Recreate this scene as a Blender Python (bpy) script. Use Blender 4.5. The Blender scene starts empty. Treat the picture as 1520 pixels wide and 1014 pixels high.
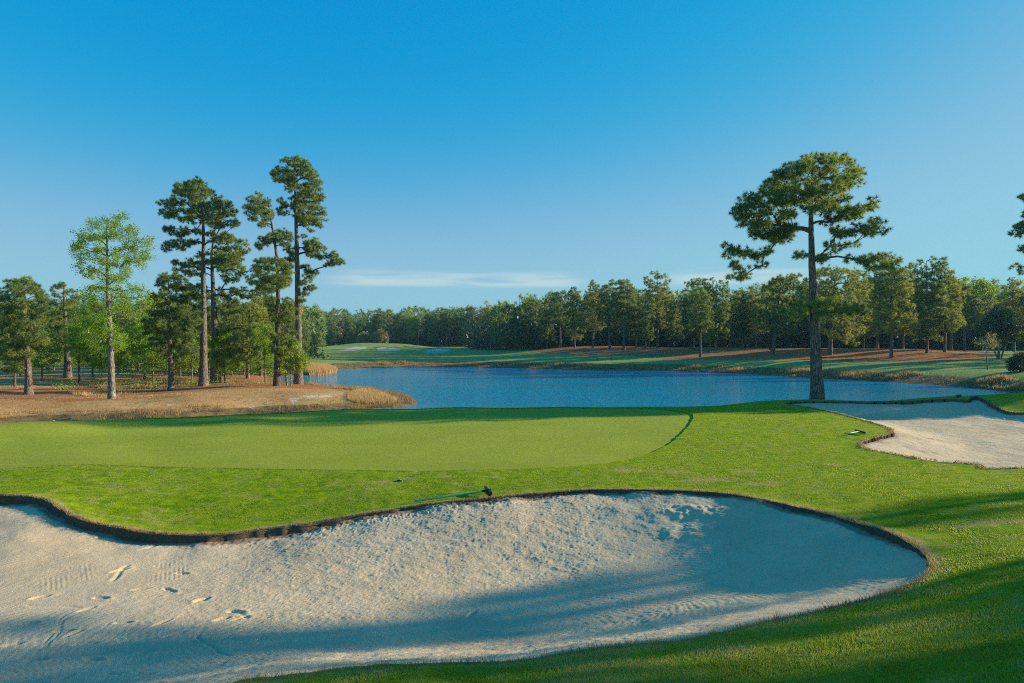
import bpy, math, random
import numpy as np
from mathutils import Vector

# ------------------------------------------------------------------ basics
SC = bpy.context.scene
COL = SC.collection
K = 1013.3            # focal length in photo pixels (24 mm on 36 mm)
CU, CV = 760.0, 507.0
EYE = 3.0
SUN_AZ, SUN_EL = math.radians(76), math.radians(15)
rng = np.random.default_rng(7)

def tag(o, label=None, cat=None, group=None, kind=None):
    if label: o['label'] = label
    if cat: o['category'] = cat
    if group: o['group'] = group
    if kind: o['kind'] = kind
    return o

def empty(name, loc):
    o = bpy.data.objects.new(name, None)
    o.empty_display_size = 0.3
    COL.objects.link(o)
    o.location = loc
    return o

def mesh_from(name, V, F3=None, F4=None, mats=(), parent=None, attrs=None, smooth=True, fmat=None):
    """V (n,3); F3 (m,3), F4 (k,4) index arrays -> one mesh object"""
    V = np.asarray(V, dtype=np.float32)
    F3 = np.zeros((0, 3), np.int32) if F3 is None else np.asarray(F3, np.int32).reshape(-1, 3)
    F4 = np.zeros((0, 4), np.int32) if F4 is None else np.asarray(F4, np.int32).reshape(-1, 4)
    me = bpy.data.meshes.new(name)
    me.vertices.add(len(V)); me.vertices.foreach_set('co', V.ravel())
    nl = F3.size + F4.size
    me.loops.add(nl)
    me.loops.foreach_set('vertex_index', np.concatenate([F3.ravel(), F4.ravel()]))
    npol = len(F3) + len(F4)
    me.polygons.add(npol)
    st = np.concatenate([np.arange(len(F3)) * 3, F3.size + np.arange(len(F4)) * 4]).astype(np.int32)
    me.polygons.foreach_set('loop_start', st)
    if smooth:
        me.polygons.foreach_set('use_smooth', np.ones(npol, dtype=bool))
    for m in mats:
        me.materials.append(m)
    if fmat is not None:
        me.polygons.foreach_set('material_index', np.asarray(fmat, np.int32))
    if attrs:
        for an, (dom, arr) in attrs.items():
            arr = np.asarray(arr, np.float32)
            if arr.ndim == 2:
                a = me.attributes.new(an, 'FLOAT_COLOR', dom); a.data.foreach_set('color', arr.ravel())
            else:
                a = me.attributes.new(an, 'FLOAT', dom); a.data.foreach_set('value', arr)
    me.update(calc_edges=True)
    o = bpy.data.objects.new(name, me)
    COL.objects.link(o)
    if parent is not None:
        o.parent = parent
    return o

# ------------------------------------------------------------------ noise
def _hash(ix, iy, s):
    h = (ix.astype(np.int64) * 374761393 + iy.astype(np.int64) * 668265263 + s * 974634777) & 0xFFFFFFFF
    h = ((h ^ (h >> 13)) * 1274126177) & 0xFFFFFFFF
    h = (h ^ (h >> 16)) & 0xFFFFFF
    return h / float(0xFFFFFF)

def vnoise(x, y, s=0):
    ix, iy = np.floor(x), np.floor(y)
    fx, fy = x - ix, y - iy
    fx = fx * fx * (3 - 2 * fx); fy = fy * fy * (3 - 2 * fy)
    a = _hash(ix, iy, s); b = _hash(ix + 1, iy, s); c = _hash(ix, iy + 1, s); d = _hash(ix + 1, iy + 1, s)
    return (a + (b - a) * fx + (c - a) * fy + (a - b - c + d) * fx * fy) * 2 - 1

def fbm(x, y, s=0, o=4):
    t = 0; a = 0.5
    for k in range(o):
        t = t + a * vnoise(x * 2 ** k + 17.3 * k, y * 2 ** k - 9.1 * k, s + k); a *= 0.5
    return t

def sstep(a, b, x):
    t = np.clip((x - a) / (b - a), 0, 1)
    return t * t * (3 - 2 * t)

# ------------------------------------------------------------------ terrain
def at(u, v, z):
    Y = K * (EYE - z) / (v - CV)
    return ((u - CU) / K * Y, Y, z)

CP = []
for t in [
    # putting green
    (-150, 642, .03), (-75, 637, .03), (0, 633, .03), (75, 629, .03), (150, 625, .03), (225, 621.3, .03), (300, 617.6, .03), (375, 614, .035), (450, 610, .04), (520, 607.5, .05), (600, 605.5, .055), (680, 604.5, .065), (760, 603.7, .08), (830, 603.2, .09), (900, 602.8, .1), (960, 603, .1), (1020, 603.5, .1), (1100, 602, .1), (1150, 599, .1),
    (-150, 697, -.05), (0, 695, -.05), (200, 695, -.05), (400, 695, -.05), (600, 695, -.05), (800, 695, -.02), (985, 668, 0), (900, 688, 0),
    (200, 660, 0), (600, 650, .02), (900, 640, .05),
    # bank down to the near bunker and its far lip
    (200, 740, -.2), (400, 750, -.3), (550, 730, -.17), (-200, 738, 0), (0, 738, -.05), (60, 745, -.1), (130, 780, -.33), (200, 793, -.45), (330, 798, -.5), (400, 790, -.47), (480, 778, -.4),
    (560, 765, -.3), (640, 750, -.2), (730, 742, -.12), (800, 736, -.08), (900, 730, -.02), (1000, 732, .02), (1080, 737, .05), (1150, 750, .09), (1220, 765, .12), (1300, 790, .18), (1350, 812, .24), (1372, 838, .3),
    (1330, 875, .32), (1200, 910, .3), (1000, 950, .28), (800, 975, .25), (700, 983, .23), (500, 995, .18), (340, 1012, .12),
    # right hand fairway
    (1200, 700, .1), (1250, 640, .08), (1300, 620, .02), (1300, 676, .12), (1380, 689, .15), (1520, 700, .18), (1100, 650, .05), (1450, 760, .33), (1520, 800, .47),
    (1520, 860, .7), (1450, 900, .68), (1520, 950, .98), (1520, 1010, 1.2), (1200, 1010, .85), (900, 1010, .6), (600, 1012, .36), (1100, 690, .05), (1050, 625, .08),
    # right bunker rim
    (1168, 599, .08), (1210, 597, .1), (1300, 598, .12), (1400, 595, .2), (1440, 592, .35), (1520, 589, .5), (1480, 609, -.05), (1530, 612, 0), (1323, 645, .02), (1285, 658, .02),
    # left land: foot of the bank, top of the bank, plateau
    (-150, 640, -.92), (0, 632, -.92), (150, 626, -.92), (300, 620, -.92), (450, 612, -.92), (560, 607, -.92), (612, 604, -.92),
    (-150, 616, -.42), (0, 611, -.42), (150, 608, -.42), (300, 602, -.42), (450, 596, -.42), (520, 590, -.42), (570, 592, -.6),
    (43, 586, -.4), (166, 592, -.4), (302, 573, -.35), (443, 570, -.4), (253, 583, -.4), (490, 578, -.5), (500, 572.5, -.5), (555, 580, -.62), (-200, 586, -.4),
]:
    CP.append(at(*t))
CP += [(0, 0, 1.35), (3, 1, 1.5), (-3, 1, 1.0), (-4.2, 4.4, .12), (-6, 3, .35), (-10, 4, .25), (0, 2.6, 1.05), (0, -6, 1.5), (9, 0, 1.7), (-9, 0, .9), (0, -30, 1.5), (-40, -10, 1), (40, -10, 2),
       (-14, 8, 0), (-14, 12, 0), (-19, 16, -.05), (-30, 20, -.3), (12, 8, .75), (14, 14, .4), (20, 20, .3), (18, 6, 1.1), (30, 28, .5), (30, 20, .6), (50, 30, .8),
       (15.6, 35.1, .04), (12.5, 34.6, 0), (21, 35, .1), (25.5, 34.5, .25), (29, 34, .5)]
for u, vs in [(0, (655, 670)), (150, (640, 655, 675)), (300, (628, 640, 660)), (450, (618, 628, 645, 665)), (600, (612, 620, 632, 665)), (760, (609, 616, 628, 645, 670)), (900, (608, 616, 628, 660)), (1000, (610, 620)), (1100, (612, 630)), (1180, (612, 630))]:
    for v_ in vs: CP.append(at(u, v_, .04 if u < 950 else .08))
BED = -1.75
CP += [(x, y, BED) for x, y in [(-11, 33.5), (-5, 35.5), (0, 36.5), (6, 37), (13, 39.3), (20, 39.5), (27, 39.5), (-3, 45), (10, 50), (20, 50), (0, 60), (-8, 68), (10, 70), (25, 56), (-8, 95), (8, 82), (31, 44), (-18, 27.2), (-24, 26), (-32, 25.5), (-50, 27), (20, 63), (-15, 92), (2, 90), (-18, 80)]]
CP += [(-15.2, 59, -1.1), (-9.6, 56, -1.2), (-13, 62, -1.5), (-20, 66, -1.1), (-24, 71, -1.2), (-30, 68, -.5), (-27, 60, -.5), (-21, 58, -.55), (-32, 76, -.9), (-24, 83, -.3), (-28, 88, -.2), (-36, 80, -.3)]
def ray(u, Y, z): CP.append(((u - CU) / K * Y, Y, z))
# far shore, bank, fairway, mound
for u, yf, prof in [
    (480, 95, [(99, -.15), (120, .15), (160, .5), (200, .9)]),
    (600, 103.5, [(108, -.15), (130, .15), (160, .5), (200, 1.0)]),
    (740, 101, [(106, -.15), (130, .25), (180, 1.0), (200, 1.2)]),
    (850, 94, [(98, -.15), (110, .35), (125, 1.1), (136, 1.95), (150, 1.9)]),
    (1000, 90, [(94, -.15), (101, .4), (108, 1.0), (118, 1.8), (135, 1.8)]),
    (1100, 83, [(87, -.15), (94, .4), (101, .95), (110, 1.8), (125, 1.8)]),
    (1180, 75, [(79, -.15), (86, .4), (94, .9), (104, 1.8), (120, 1.8)]),
    (1280, 68, [(72, -.12), (80, .4), (88, .9), (98, 1.8), (115, 1.7)]),
    (1380, 61.7, [(65.5, -.1), (75, .5), (82, .95), (92, 1.85), (110, 1.6)]),
    (1480, 54.5, [(58, -.1), (68, .4), (80, .95), (90, 1.3), (110, 1.5)]),
    (1560, 47, [(50, -.05), (62, .4), (80, 1.0), (110, 1.5)])]:
    ray(u, yf, -.93)
    for Y, z in prof: ray(u, Y, z)
for u in (-200, 0, 200, 380):
    for Y, z in [(70, -.3), (95, -.1), (140, .5)]: ray(u, Y, z)
for u in (-700, -300, 100, 500, 900, 1300, 1700, 2300):
    for Y, z in [(320, 1.6), (700, 2.0), (1600, 2.0)]: ray(u, Y, z)
CP = np.array(CP)
def _emb(x, y):
    r = np.hypot(x, y) + 1e-6
    r2 = np.hypot(r, 1.5)
    return np.stack([x / r2 * 1.6, y / r2 * 1.6, np.log(r2) * 1.0], -1)
_E = _emb(CP[:, 0], CP[:, 1])
_c2 = 0.09 ** 2
def _phi(A, B):
    d2 = ((A[:, None, :] - B[None]) ** 2).sum(-1)
    return np.sqrt(d2 + _c2)
_n = len(CP)
_A = np.zeros((_n + 1, _n + 1)); _A[:_n, :_n] = _phi(_E, _E) - 1e-3 * np.eye(_n) * 4
_A[:_n, _n] = 1; _A[_n, :_n] = 1
_W = np.linalg.solve(_A, np.concatenate([CP[:, 2], [0]]))
MOUNDS = [(-44, 199, 1.5, 9, 6), (-33, 203, 1.1, 8, 6), (-54, 190, .7, 9, 7), (-20, 190, .35, 9, 7), (-60, 205, .6, 9, 7)]
def zt(x, y):
    x = np.atleast_1d(np.asarray(x, float)); y = np.atleast_1d(np.asarray(y, float))
    sh = x.shape; x = x.ravel(); y = y.ravel()
    out = np.empty(len(x))
    for i in range(0, len(x), 60000):
        out[i:i + 60000] = _phi(_emb(x[i:i + 60000], y[i:i + 60000]), _E) @ _W[:_n] + _W[_n]
    for mx, my, a, sx, sy in MOUNDS:
        out += a * np.exp(-((x - mx) / sx) ** 2 - ((y - my) / sy) ** 2)
    return out.reshape(sh)

_YS = np.exp(np.linspace(math.log(2.5), math.log(400), 900))
def hit(u, v):
    """first ground point seen at photo pixel (u, v)"""
    X = (u - CU) / K * _YS; Z = EYE - (v - CV) / K * _YS
    d = Z - zt(X, _YS)
    k = np.argmax(d < 0)
    if d[k] >= 0: k = len(_YS) - 1
    a, b = _YS[k - 1], _YS[k]
    t = d[k - 1] / (d[k - 1] - d[k]) if d[k - 1] != d[k] else 0
    Y = a + (b - a) * t
    x = (u - CU) / K * Y
    return np.array([x, Y, float(zt(x, Y)[0])])

def curve(pts, n=10):
    """closed Catmull-Rom through 2D points"""
    P = np.asarray(pts, float); m = len(P); out = []
    for i in range(m):
        p0, p1, p2, p3 = P[(i - 1) % m], P[i], P[(i + 1) % m], P[(i + 2) % m]
        for k in range(n):
            t = k / n
            out.append(.5 * ((2 * p1) + (-p0 + p2) * t + (2 * p0 - 5 * p1 + 4 * p2 - p3) * t * t + (-p0 + 3 * p1 - 3 * p2 + p3) * t ** 3))
    return np.array(out)

def sdf(poly, x, y):
    """signed distance, positive inside"""
    x = np.asarray(x, float); y = np.asarray(y, float); sh = x.shape
    x = x.ravel(); y = y.ravel()
    A = poly; B = np.roll(poly, -1, 0)
    best = np.full(len(x), 1e9); ins = np.zeros(len(x), bool)
    for a, b in zip(A, B):
        e = b - a; L = e @ e + 1e-12
        t = np.clip(((x - a[0]) * e[0] + (y - a[1]) * e[1]) / L, 0, 1)
        d = (x - a[0] - t * e[0]) ** 2 + (y - a[1] - t * e[1]) ** 2
        np.minimum(best, d, out=best)
        if a[1] != b[1]:
            c = ((a[1] > y) != (b[1] > y)) & (x < (b[0] - a[0]) * (y - a[1]) / (b[1] - a[1]) + a[0])
            ins ^= c
    s = np.sqrt(best)
    return np.where(ins, s, -s).reshape(sh)

def sdf_box(poly, x, y, pad):
    """sdf only near the polygon, a plain -pad elsewhere"""
    s = np.full(x.shape, -pad, float)
    lo = poly.min(0) - pad; hi = poly.max(0) + pad
    m = (x > lo[0]) & (x < hi[0]) & (y > lo[1]) & (y < hi[1])
    if m.any():
        s[m] = np.maximum(sdf(poly, x[m], y[m]), -pad)
    return s

BUNKER = curve([at(*t)[:2] for t in [
    (-60, 737, -.02), (0, 738, -.05), (60, 745, -.1), (92, 762, -.2), (130, 780, -.33), (200, 793, -.45), (265, 799, -.5), (330, 798, -.5), (400, 790, -.47), (480, 778, -.4), (560, 765, -.3), (640, 752, -.2),
    (730, 743, -.12), (800, 736, -.08), (900, 730, -.02), (1000, 732, .02), (1080, 737, .05), (1150, 750, .09), (1220, 766, .12), (1300, 790, .18), (1350, 812, .24), (1376, 838, .3), (1366, 858, .31),
    (1330, 876, .32), (1280, 892, .31), (1200, 911, .3), (1100, 931, .29), (1000, 950, .28), (900, 963, .26), (800, 975, .25), (700, 983, .23), (600, 990, .2), (500, 996, .18), (420, 1003, .15), (340, 1014, .12)]]
    + [(-3.6, 4.75), (-6, 4.5), (-9, 4.9), (-11.8, 6.5), (-12.6, 9.5), (-12.2, 12.5)])
BUNKER2 = curve([at(*t)[:2] for t in [
    (1166, 600, .08), (1210, 597.5, .1), (1300, 598, .12), (1400, 595, .2), (1438, 592.5, .33), (1448, 598, .1), (1480, 609, -.05), (1525, 612.5, 0)]]
    + [(26.5, 26), (26, 20), (20, 16.5)] + [at(*t)[:2] for t in [
    (1520, 696, .18), (1450, 690, .17), (1380, 684, .15), (1330, 675, .13), (1290, 667, .1), (1278, 660, .06), (1295, 653, .02), (1322, 645, .02), (1322, 637, .02), (1290, 628, .02), (1250, 617, .03), (1200, 606, .06)]])
GREEN = curve([at(*t)[:2] for t in [
    (-150, 646, .03), (0, 636, .03), (150, 627.5, .03), (300, 620, .03), (450, 612.5, .04), (600, 608, .055), (760, 606.2, .08), (900, 605.5, .1), (985, 608, .1), (1022, 613, .09), (1028, 621, .08), (1015, 640, .05), (985, 664, 0), (930, 682, 0), (850, 692, -.01),
    (700, 697, -.03), (500, 697, -.05), (300, 694, -.05), (150, 692, -.05), (0, 696, -.05), (-150, 700, -.05)]])
FARB = []
for pl in [[(501, 521), (520, 516), (545, 513.2), (545, 516), (520, 521)], [(558, 517.2), (575, 516), (594, 517.5), (590, 521), (566, 521)], [(628, 522), (645, 518.5), (667, 518.8), (665, 523), (640, 524)]]:
    FARB.append(curve([hit(u, v)[:2] for u, v in pl], 5))

def edge_wobble(x, y):
    return .09 * fbm(x * 1.5, y * 1.5, 31, 4) + .018 * vnoise(x * 7, y * 7, 37)

def s_bunker(x, y): return sdf_box(BUNKER, x, y, 3.) + edge_wobble(x, y)
def s_bunker2(x, y): return sdf_box(BUNKER2, x, y, 3.) + edge_wobble(x, y) * 1.3
def s_green(x, y): return sdf_box(GREEN, x, y, 4.) + .02 * vnoise(x * 2, y * 2, 5)

# masks of ground cover in plan, from outlines laid on the ground
def plan(pts, n=6): return curve([hit(u, v)[:2] for u, v in pts], n)
LEFT_LAND = np.array([(-90, 29), (-60, 30)] + [at(u, v, -.92)[:2] for u, v in [(0, 632), (150, 626), (300, 620), (450, 612), (560, 607), (612, 604)]] + [(-8, 55), (-15, 60), (-21, 68), (-30, 74), (-36, 92), (-52, 135), (-110, 170), (-220, 150)])
STRAW = [np.array([((u - CU) / K * Y, Y) for u, Y in [(775, 146), (800, 130), (850, 118), (925, 109), (1000, 101), (1100, 95), (1180, 89), (1280, 82.5), (1380, 77.5), (1440, 78), (1478, 84), (1470, 100), (1400, 130), (1000, 170), (800, 175)]])]
WHITESAND = [plan([(418, 596), (440, 588), (475, 585), (510, 584), (498, 590), (470, 592), (450, 594), (470, 597), (440, 600)]), plan([(195, 604), (235, 599), (285, 600), (250, 604)]), plan([(345, 603), (380, 600), (410, 602), (370, 606)])]

# ------------------------------------------------------------------ materials
class N:
    def __init__(s, name):
        s.m = bpy.data.materials.new(name); s.m.use_nodes = True
        s.t = s.m.node_tree; s.t.nodes.clear()
        s.out = s.t.nodes.new('ShaderNodeOutputMaterial')
    def n(s, typ, props=None, **inp):
        nd = s.t.nodes.new('ShaderNode' + typ)
        for k, v in (props or {}).items(): setattr(nd, k, v)
        for k, v in inp.items():
            k2 = int(k[1:]) if k[0] == 'i' and k[1:].isdigit() else k.replace('_', ' ')
            s.put(nd.inputs[k2], v)
        return nd
    def put(s, sock, v):
        if isinstance(v, bpy.types.NodeSocket): s.t.links.new(v, sock)
        elif isinstance(v, bpy.types.Node): s.t.links.new(v.outputs[0], sock)
        else:
            if isinstance(v, tuple) and len(v) == 3 and sock.type == 'RGBA': v = (*v, 1)
            sock.default_value = v
    def noise(s, scale, detail=4, rough=.55, vec=None, dist=0):
        nd = s.n('TexNoise', None, Scale=scale, Detail=detail, Roughness=rough, Distortion=dist)
        if vec is not None: s.put(nd.inputs['Vector'], vec)
        return nd.outputs[0]
    def ramp(s, fac, lo, hi):
        nd = s.n('MapRange', None, Value=fac); nd.inputs[1].default_value = lo; nd.inputs[2].default_value = hi
        return nd.outputs[0]
    def mix(s, fac, a, b, mode='MIX'):
        nd = s.t.nodes.new('ShaderNodeMix'); nd.data_type = 'RGBA'; nd.blend_type = mode
        s.put(nd.inputs[0], fac); s.put(nd.inputs[6], a); s.put(nd.inputs[7], b)
        return nd.outputs[2]
    def math(s, op, a, b=0.5, c=None):
        nd = s.t.nodes.new('ShaderNodeMath'); nd.operation = op
        s.put(nd.inputs[0], a); s.put(nd.inputs[1], b)
        if c is not None: s.put(nd.inputs[2], c)
        return nd.outputs[0]
    def attr(s, name, out='Fac'):
        nd = s.t.nodes.new('ShaderNodeAttribute'); nd.attribute_name = name
        return nd.outputs[out]
    def pos(s, sc=(1, 1, 1), obj=False):
        tc = s.t.nodes.new('ShaderNodeTexCoord') if obj else s.t.nodes.new('ShaderNodeNewGeometry')
        mp = s.n('Mapping', None, Scale=sc); s.put(mp.inputs['Vector'], tc.outputs['Object'] if obj else tc.outputs['Position'])
        return mp.outputs[0]
    def bump(s, h, dist, strength=1.0, nrm=None):
        b = s.n('Bump', None, Strength=strength, Distance=dist, Height=h)
        if nrm is not None: s.put(b.inputs['Normal'], nrm)
        return b.outputs[0]
    def done(s, sh):
        s.put(s.out.inputs['Surface'], sh); return s.m
    def bsdf(s, col, rough=.8, nrm=None, spec=.2, **kw):
        b = s.n('BsdfPrincipled', None, Base_Color=col, Roughness=rough)
        b.inputs['Specular IOR Level'].default_value = spec
        if nrm is not None: s.put(b.inputs['Normal'], nrm)
        for k, v in kw.items(): s.put(b.inputs[k.replace('_', ' ')], v)
        return b

def mat_ground():
    m = N('rough_turf'); p = m.pos()
    n1 = m.noise(.55, 5, .6, p); n2 = m.noise(4.5, 5, .65, p); n3 = m.noise(38, 3, .6, p)
    ps = m.pos((1, 3.2, 1)); n4 = m.noise(1.1, 5, .6, ps); n5 = m.noise(.12, 4, .6, p)
    col = m.mix(m.ramp(m.math('ADD', m.math('MULTIPLY', n2, .6), m.math('MULTIPLY', m.noise(1.7, 5, .7, ps), .4)), .40, .60), (.13, .265, .003), (.37, .455, .010))
    col = m.mix(m.math('MULTIPLY', m.ramp(n1, .45, .7), .6), col, (.32, .385, .035))
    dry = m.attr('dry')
    col = m.mix(m.math('MULTIPLY', m.ramp(m.math('ADD', m.math('MULTIPLY', n4, .62), m.math('MULTIPLY', n2, .38)), .53, .63), .7), col, (.42, .36, .14))
    # dry fringe near the sand; foreground dryness also lifts the shade tone
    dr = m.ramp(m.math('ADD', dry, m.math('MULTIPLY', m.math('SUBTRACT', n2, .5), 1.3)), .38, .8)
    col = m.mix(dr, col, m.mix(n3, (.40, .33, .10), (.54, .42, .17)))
    # far mown fairway
    far = m.mix(n5, (.22, .32, .07), (.32, .39, .12))
    far = m.mix(m.math('MULTIPLY', m.ramp(m.noise(.5, 4, .6, p), .5, .7), .45), far, (.40, .38, .16))
    col = m.mix(m.attr('far'), col, far)
    # dry tan land, pine straw, white sand, bank
    land = m.mix(m.ramp(m.noise(.35, 5, .65, p), .4, .62), (.54, .29, .11), (.64, .40, .16))
    land = m.mix(m.ramp(m.noise(.22, 5, .7, p), .58, .68), land, (.27, .25, .07))
    land = m.mix(m.math('MULTIPLY', m.ramp(m.noise(2.2, 5, .7, p), .52, .7), .7), land, (.25, .14, .07))
    col = m.mix(m.attr('land'), col, land)
    straw = m.mix(m.ramp(m.noise(.8, 5, .65, p), .35, .7), (.40, .16, .065), (.52, .25, .11))
    straw = m.mix(m.ramp(n2, .55, .75), straw, (.20, .10, .055))
    sm = m.ramp(m.math('ADD', m.attr('straw'), m.math('MULTIPLY', m.math('SUBTRACT', m.noise(.5, 5, .65, p), .5), .9)), .4, .62)
    col = m.mix(sm, col, straw)
    bank = m.mix(m.ramp(m.noise(1.2, 5, .7, p), .38, .64), (.14, .10, .045), (.36, .25, .11))
    bm = m.ramp(m.math('ADD', m.attr('bank'), m.math('MULTIPLY', m.math('SUBTRACT', m.noise(.9, 5, .65, p), .5), .8)), .4, .65)
    col = m.mix(bm, col, bank)
    ws = m.ramp(m.math('ADD', m.attr('sand'), m.math('MULTIPLY', m.math('SUBTRACT', m.noise(2.3, 6, .75, p), .5), 2.2)), .55, .75)
    col = m.mix(ws, col, (.62, .55, .45))
    col = m.mix(m.math('MULTIPLY', m.ramp(n3, .35, .7), .35), col, m.mix(.5, col, (.03, .04, .01)), 'MIX')
    g = m.noise(70, 3, .7, p)
    b = m.bump(g, .03, .9); b = m.bump(n2, .06, .6, b)
    return m.done(m.bsdf(col, .9, b, .03))

def mat_green():
    m = N('putting_green_turf'); p = m.pos()
    a = m.noise(.35, 4, .6, p); b = m.noise(6, 5, .65, p); c = m.noise(90, 2, .6, p)
    ps = m.pos((.25, 1.6, 1)); st = m.noise(1.2, 4, .6, ps)
    col = m.mix(m.ramp(a, .35, .65), (.315, .355, .034), (.375, .42, .046))
    col = m.mix(m.math('MULTIPLY', m.ramp(b, .4, .7), .35), col, (.235, .305, .02))
    col = m.mix(m.math('MULTIPLY', m.ramp(st, .48, .68), .55), col, (.40, .405, .07))
    sp = m.ramp(m.noise(3.1, 3, .8, p), .66, .72); col = m.mix(m.math('MULTIPLY', sp, .25), col, (.20, .23, .03))
    wv = m.n('TexWave', {'wave_type': 'BANDS', 'bands_direction': 'DIAGONAL'}, Scale=.16, Distortion=.6); m.put(wv.inputs['Vector'], p)
    col = m.mix(m.math('MULTIPLY', m.ramp(wv.outputs[1], .4, .6), .12), col, (.23, .33, .02))
    col = m.mix(m.math('MULTIPLY', m.ramp(c, .4, .65), .22), col, (.19, .24, .015))
    return m.done(m.bsdf(col, .85, m.bump(m.math('ADD', c, m.math('MULTIPLY', b, .8)), .02, .8), .05))

def mat_sand(name, far=False):
    m = N(name); p = m.pos()
    a = m.noise(.7, 5, .6, p); b = m.noise(9, 5, .7, p); c = m.noise(110, 3, .7, p); d = m.noise(34, 4, .7, p)
    col = m.mix(m.ramp(a, .35, .65), (.605, .465, .275), (.70, .55, .335))
    col = m.mix(m.math('MULTIPLY', m.ramp(b, .5, .72), .35), col, (.45, .34, .22))
    col = m.mix(m.math('MULTIPLY', m.ramp(d, .57, .70), .38), col, (.33, .25, .16)); col = m.mix(m.math('MULTIPLY', m.ramp(m.noise(60, 3, .7, p), .58, .68), .32), col, (.26, .19, .12))
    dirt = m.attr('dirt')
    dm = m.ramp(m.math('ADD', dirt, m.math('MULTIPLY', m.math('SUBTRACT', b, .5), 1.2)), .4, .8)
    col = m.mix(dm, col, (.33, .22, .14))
    nb = m.bump(c, .008, .9); nb = m.bump(d, .011, .8, nb)
    return m.done(m.bsdf(col, .92, nb, .1))

def mat_dirt():
    m = N('bunker_lip_earth'); p = m.pos((1, 1, 1.6)); a = m.noise(14, 5, .75, p); b = m.noise(60, 4, .7, p)
    col = m.mix(m.ramp(a, .35, .65), (.14, .10, .06), (.29, .21, .13))
    col = m.mix(m.math('MULTIPLY', m.ramp(b, .45, .65), .6), col, (.10, .07, .04))
    return m.done(m.bsdf(col, .95, m.bump(b, .05, 1), .1))

def mat_water():
    m = N('pond_water'); p = m.pos((1, 1, 1))
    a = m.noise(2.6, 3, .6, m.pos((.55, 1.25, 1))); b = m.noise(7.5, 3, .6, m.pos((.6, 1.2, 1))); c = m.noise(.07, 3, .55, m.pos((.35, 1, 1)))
    gust_sheen = m.ramp(c, .36, .62)
    h = m.math('ADD', m.math('MULTIPLY', a, .65), m.math('MULTIPLY', b, .25))
    nb = m.n('Bump', None, Strength=1.0, Distance=m.math('ADD', .09, m.math('MULTIPLY', gust_sheen, .26)), Height=h).outputs[0]
    sh = m.bsdf(m.mix(gust_sheen, (.0005, .25, .37), (.0005, .35, .49)), .07, nb, .5, IOR=1.27)  # base colour also varies with the gusts, imitating ripple reflections
    return m.done(sh)

def mat_leaf(name, cols, trans=.4, gloss=.06):
    """cols: dark, mid, light; 'tint' runs 0..1 over tufts"""
    m = N(name); t = m.attr('tint')
    col = m.mix(m.ramp(t, 0, .5), cols[0], cols[1]); col = m.mix(m.ramp(t, .5, 1), col, cols[2])
    d = m.n('BsdfDiffuse', None, Color=col); tr = m.n('BsdfTranslucent', None, Color=m.mix(.5, col, cols[2]))
    s = m.n('MixShader', None, Fac=trans); m.put(s.inputs[1], d.outputs[0]); m.put(s.inputs[2], tr.outputs[0])
    g = m.n('BsdfGlossy', None, Color=(.8, .85, .8), Roughness=.45)
    s2 = m.n('MixShader', None, Fac=gloss); m.put(s2.inputs[1], s.outputs[0]); m.put(s2.inputs[2], g.outputs[0])
    return m.done(s2.outputs[0])

def mat_bark(name, c1, c2, sc=1.0):
    m = N(name); v = m.pos((9 * sc, 9 * sc, 2.2 * sc), True)
    a = m.noise(1.0, 5, .65, v); vo = m.n('TexVoronoi', {'feature': 'DISTANCE_TO_EDGE'}, Scale=1.3); m.put(vo.inputs['Vector'], v)
    crack = m.ramp(vo.outputs[0], .0, .16)
    col = m.mix(m.ramp(a, .35, .65), c1, c2); col = m.mix(crack, m.mix(.6, col, (.03, .022, .016)), col)
    h = m.math('ADD', crack, m.math('MULTIPLY', a, .6))
    return m.done(m.bsdf(col, .9, m.bump(h, .05, .9), .15))

def mat_blade(name, cols, trans=.4):
    return mat_leaf(name, cols, trans, .008)

def mat_plain(name, col, rough=.5, spec=.4, var=.15):
    m = N(name); p = m.pos((1, 1, 1), True); a = m.noise(14, 4, .6, p)
    c = m.mix(m.math('MULTIPLY', a, var * 2), col, tuple(x * .55 for x in col))
    return m.done(m.bsdf(c, rough, m.bump(a, .003, .3), spec))

M = dict(  # needles: dark, mid and light tufts
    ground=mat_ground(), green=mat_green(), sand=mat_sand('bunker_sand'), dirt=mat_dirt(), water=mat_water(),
         needle=mat_leaf('pine_needles', [(.05, .12, .04), (.16, .25, .048), (.37, .42, .075)], .48, .03),
         needle_far=mat_leaf('far_pine_needles', [(.06, .14, .055), (.165, .27, .068), (.39, .45, .09)], .48, .02),
         needle_sunlit=mat_leaf('sunlit_tint_pine_needles', [(.15, .20, .03), (.32, .37, .045), (.52, .50, .08)], .35, .05),  # brighter, yellower needles with golden sunlight put into the colour
         spring=mat_leaf('spring_leaves', [(.12, .25, .010), (.22, .39, .018), (.35, .48, .035)], .5, .012),
         bushy=mat_leaf('bush_leaves', [(.10, .19, .015), (.22, .34, .026), (.38, .46, .05)], .4, .02),
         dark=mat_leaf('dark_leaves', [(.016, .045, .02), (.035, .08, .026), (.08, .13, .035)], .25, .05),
         hazel=mat_leaf('pale_spring_leaves', [(.12, .14, .04), (.22, .22, .07), (.34, .31, .11)], .4, .04),
         bark=mat_bark('pine_bark', (.16, .125, .10), (.30, .245, .20)), bark_dark=mat_bark('dark_pine_bark', (.105, .085, .07), (.22, .17, .135)),
         bark_pale=mat_bark('pale_bark', (.22, .20, .16), (.37, .33, .265)),
         blade=mat_blade('grass_blades', [(.10, .21, .004), (.30, .42, .010), (.48, .44, .12)], .5),
         blade_dry=mat_blade('dry_blades', [(.17, .11, .05), (.36, .25, .10), (.55, .42, .19)]),
         reed=mat_blade('reed_blades', [(.14, .085, .04), (.44, .28, .11), (.66, .48, .22)]))

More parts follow.
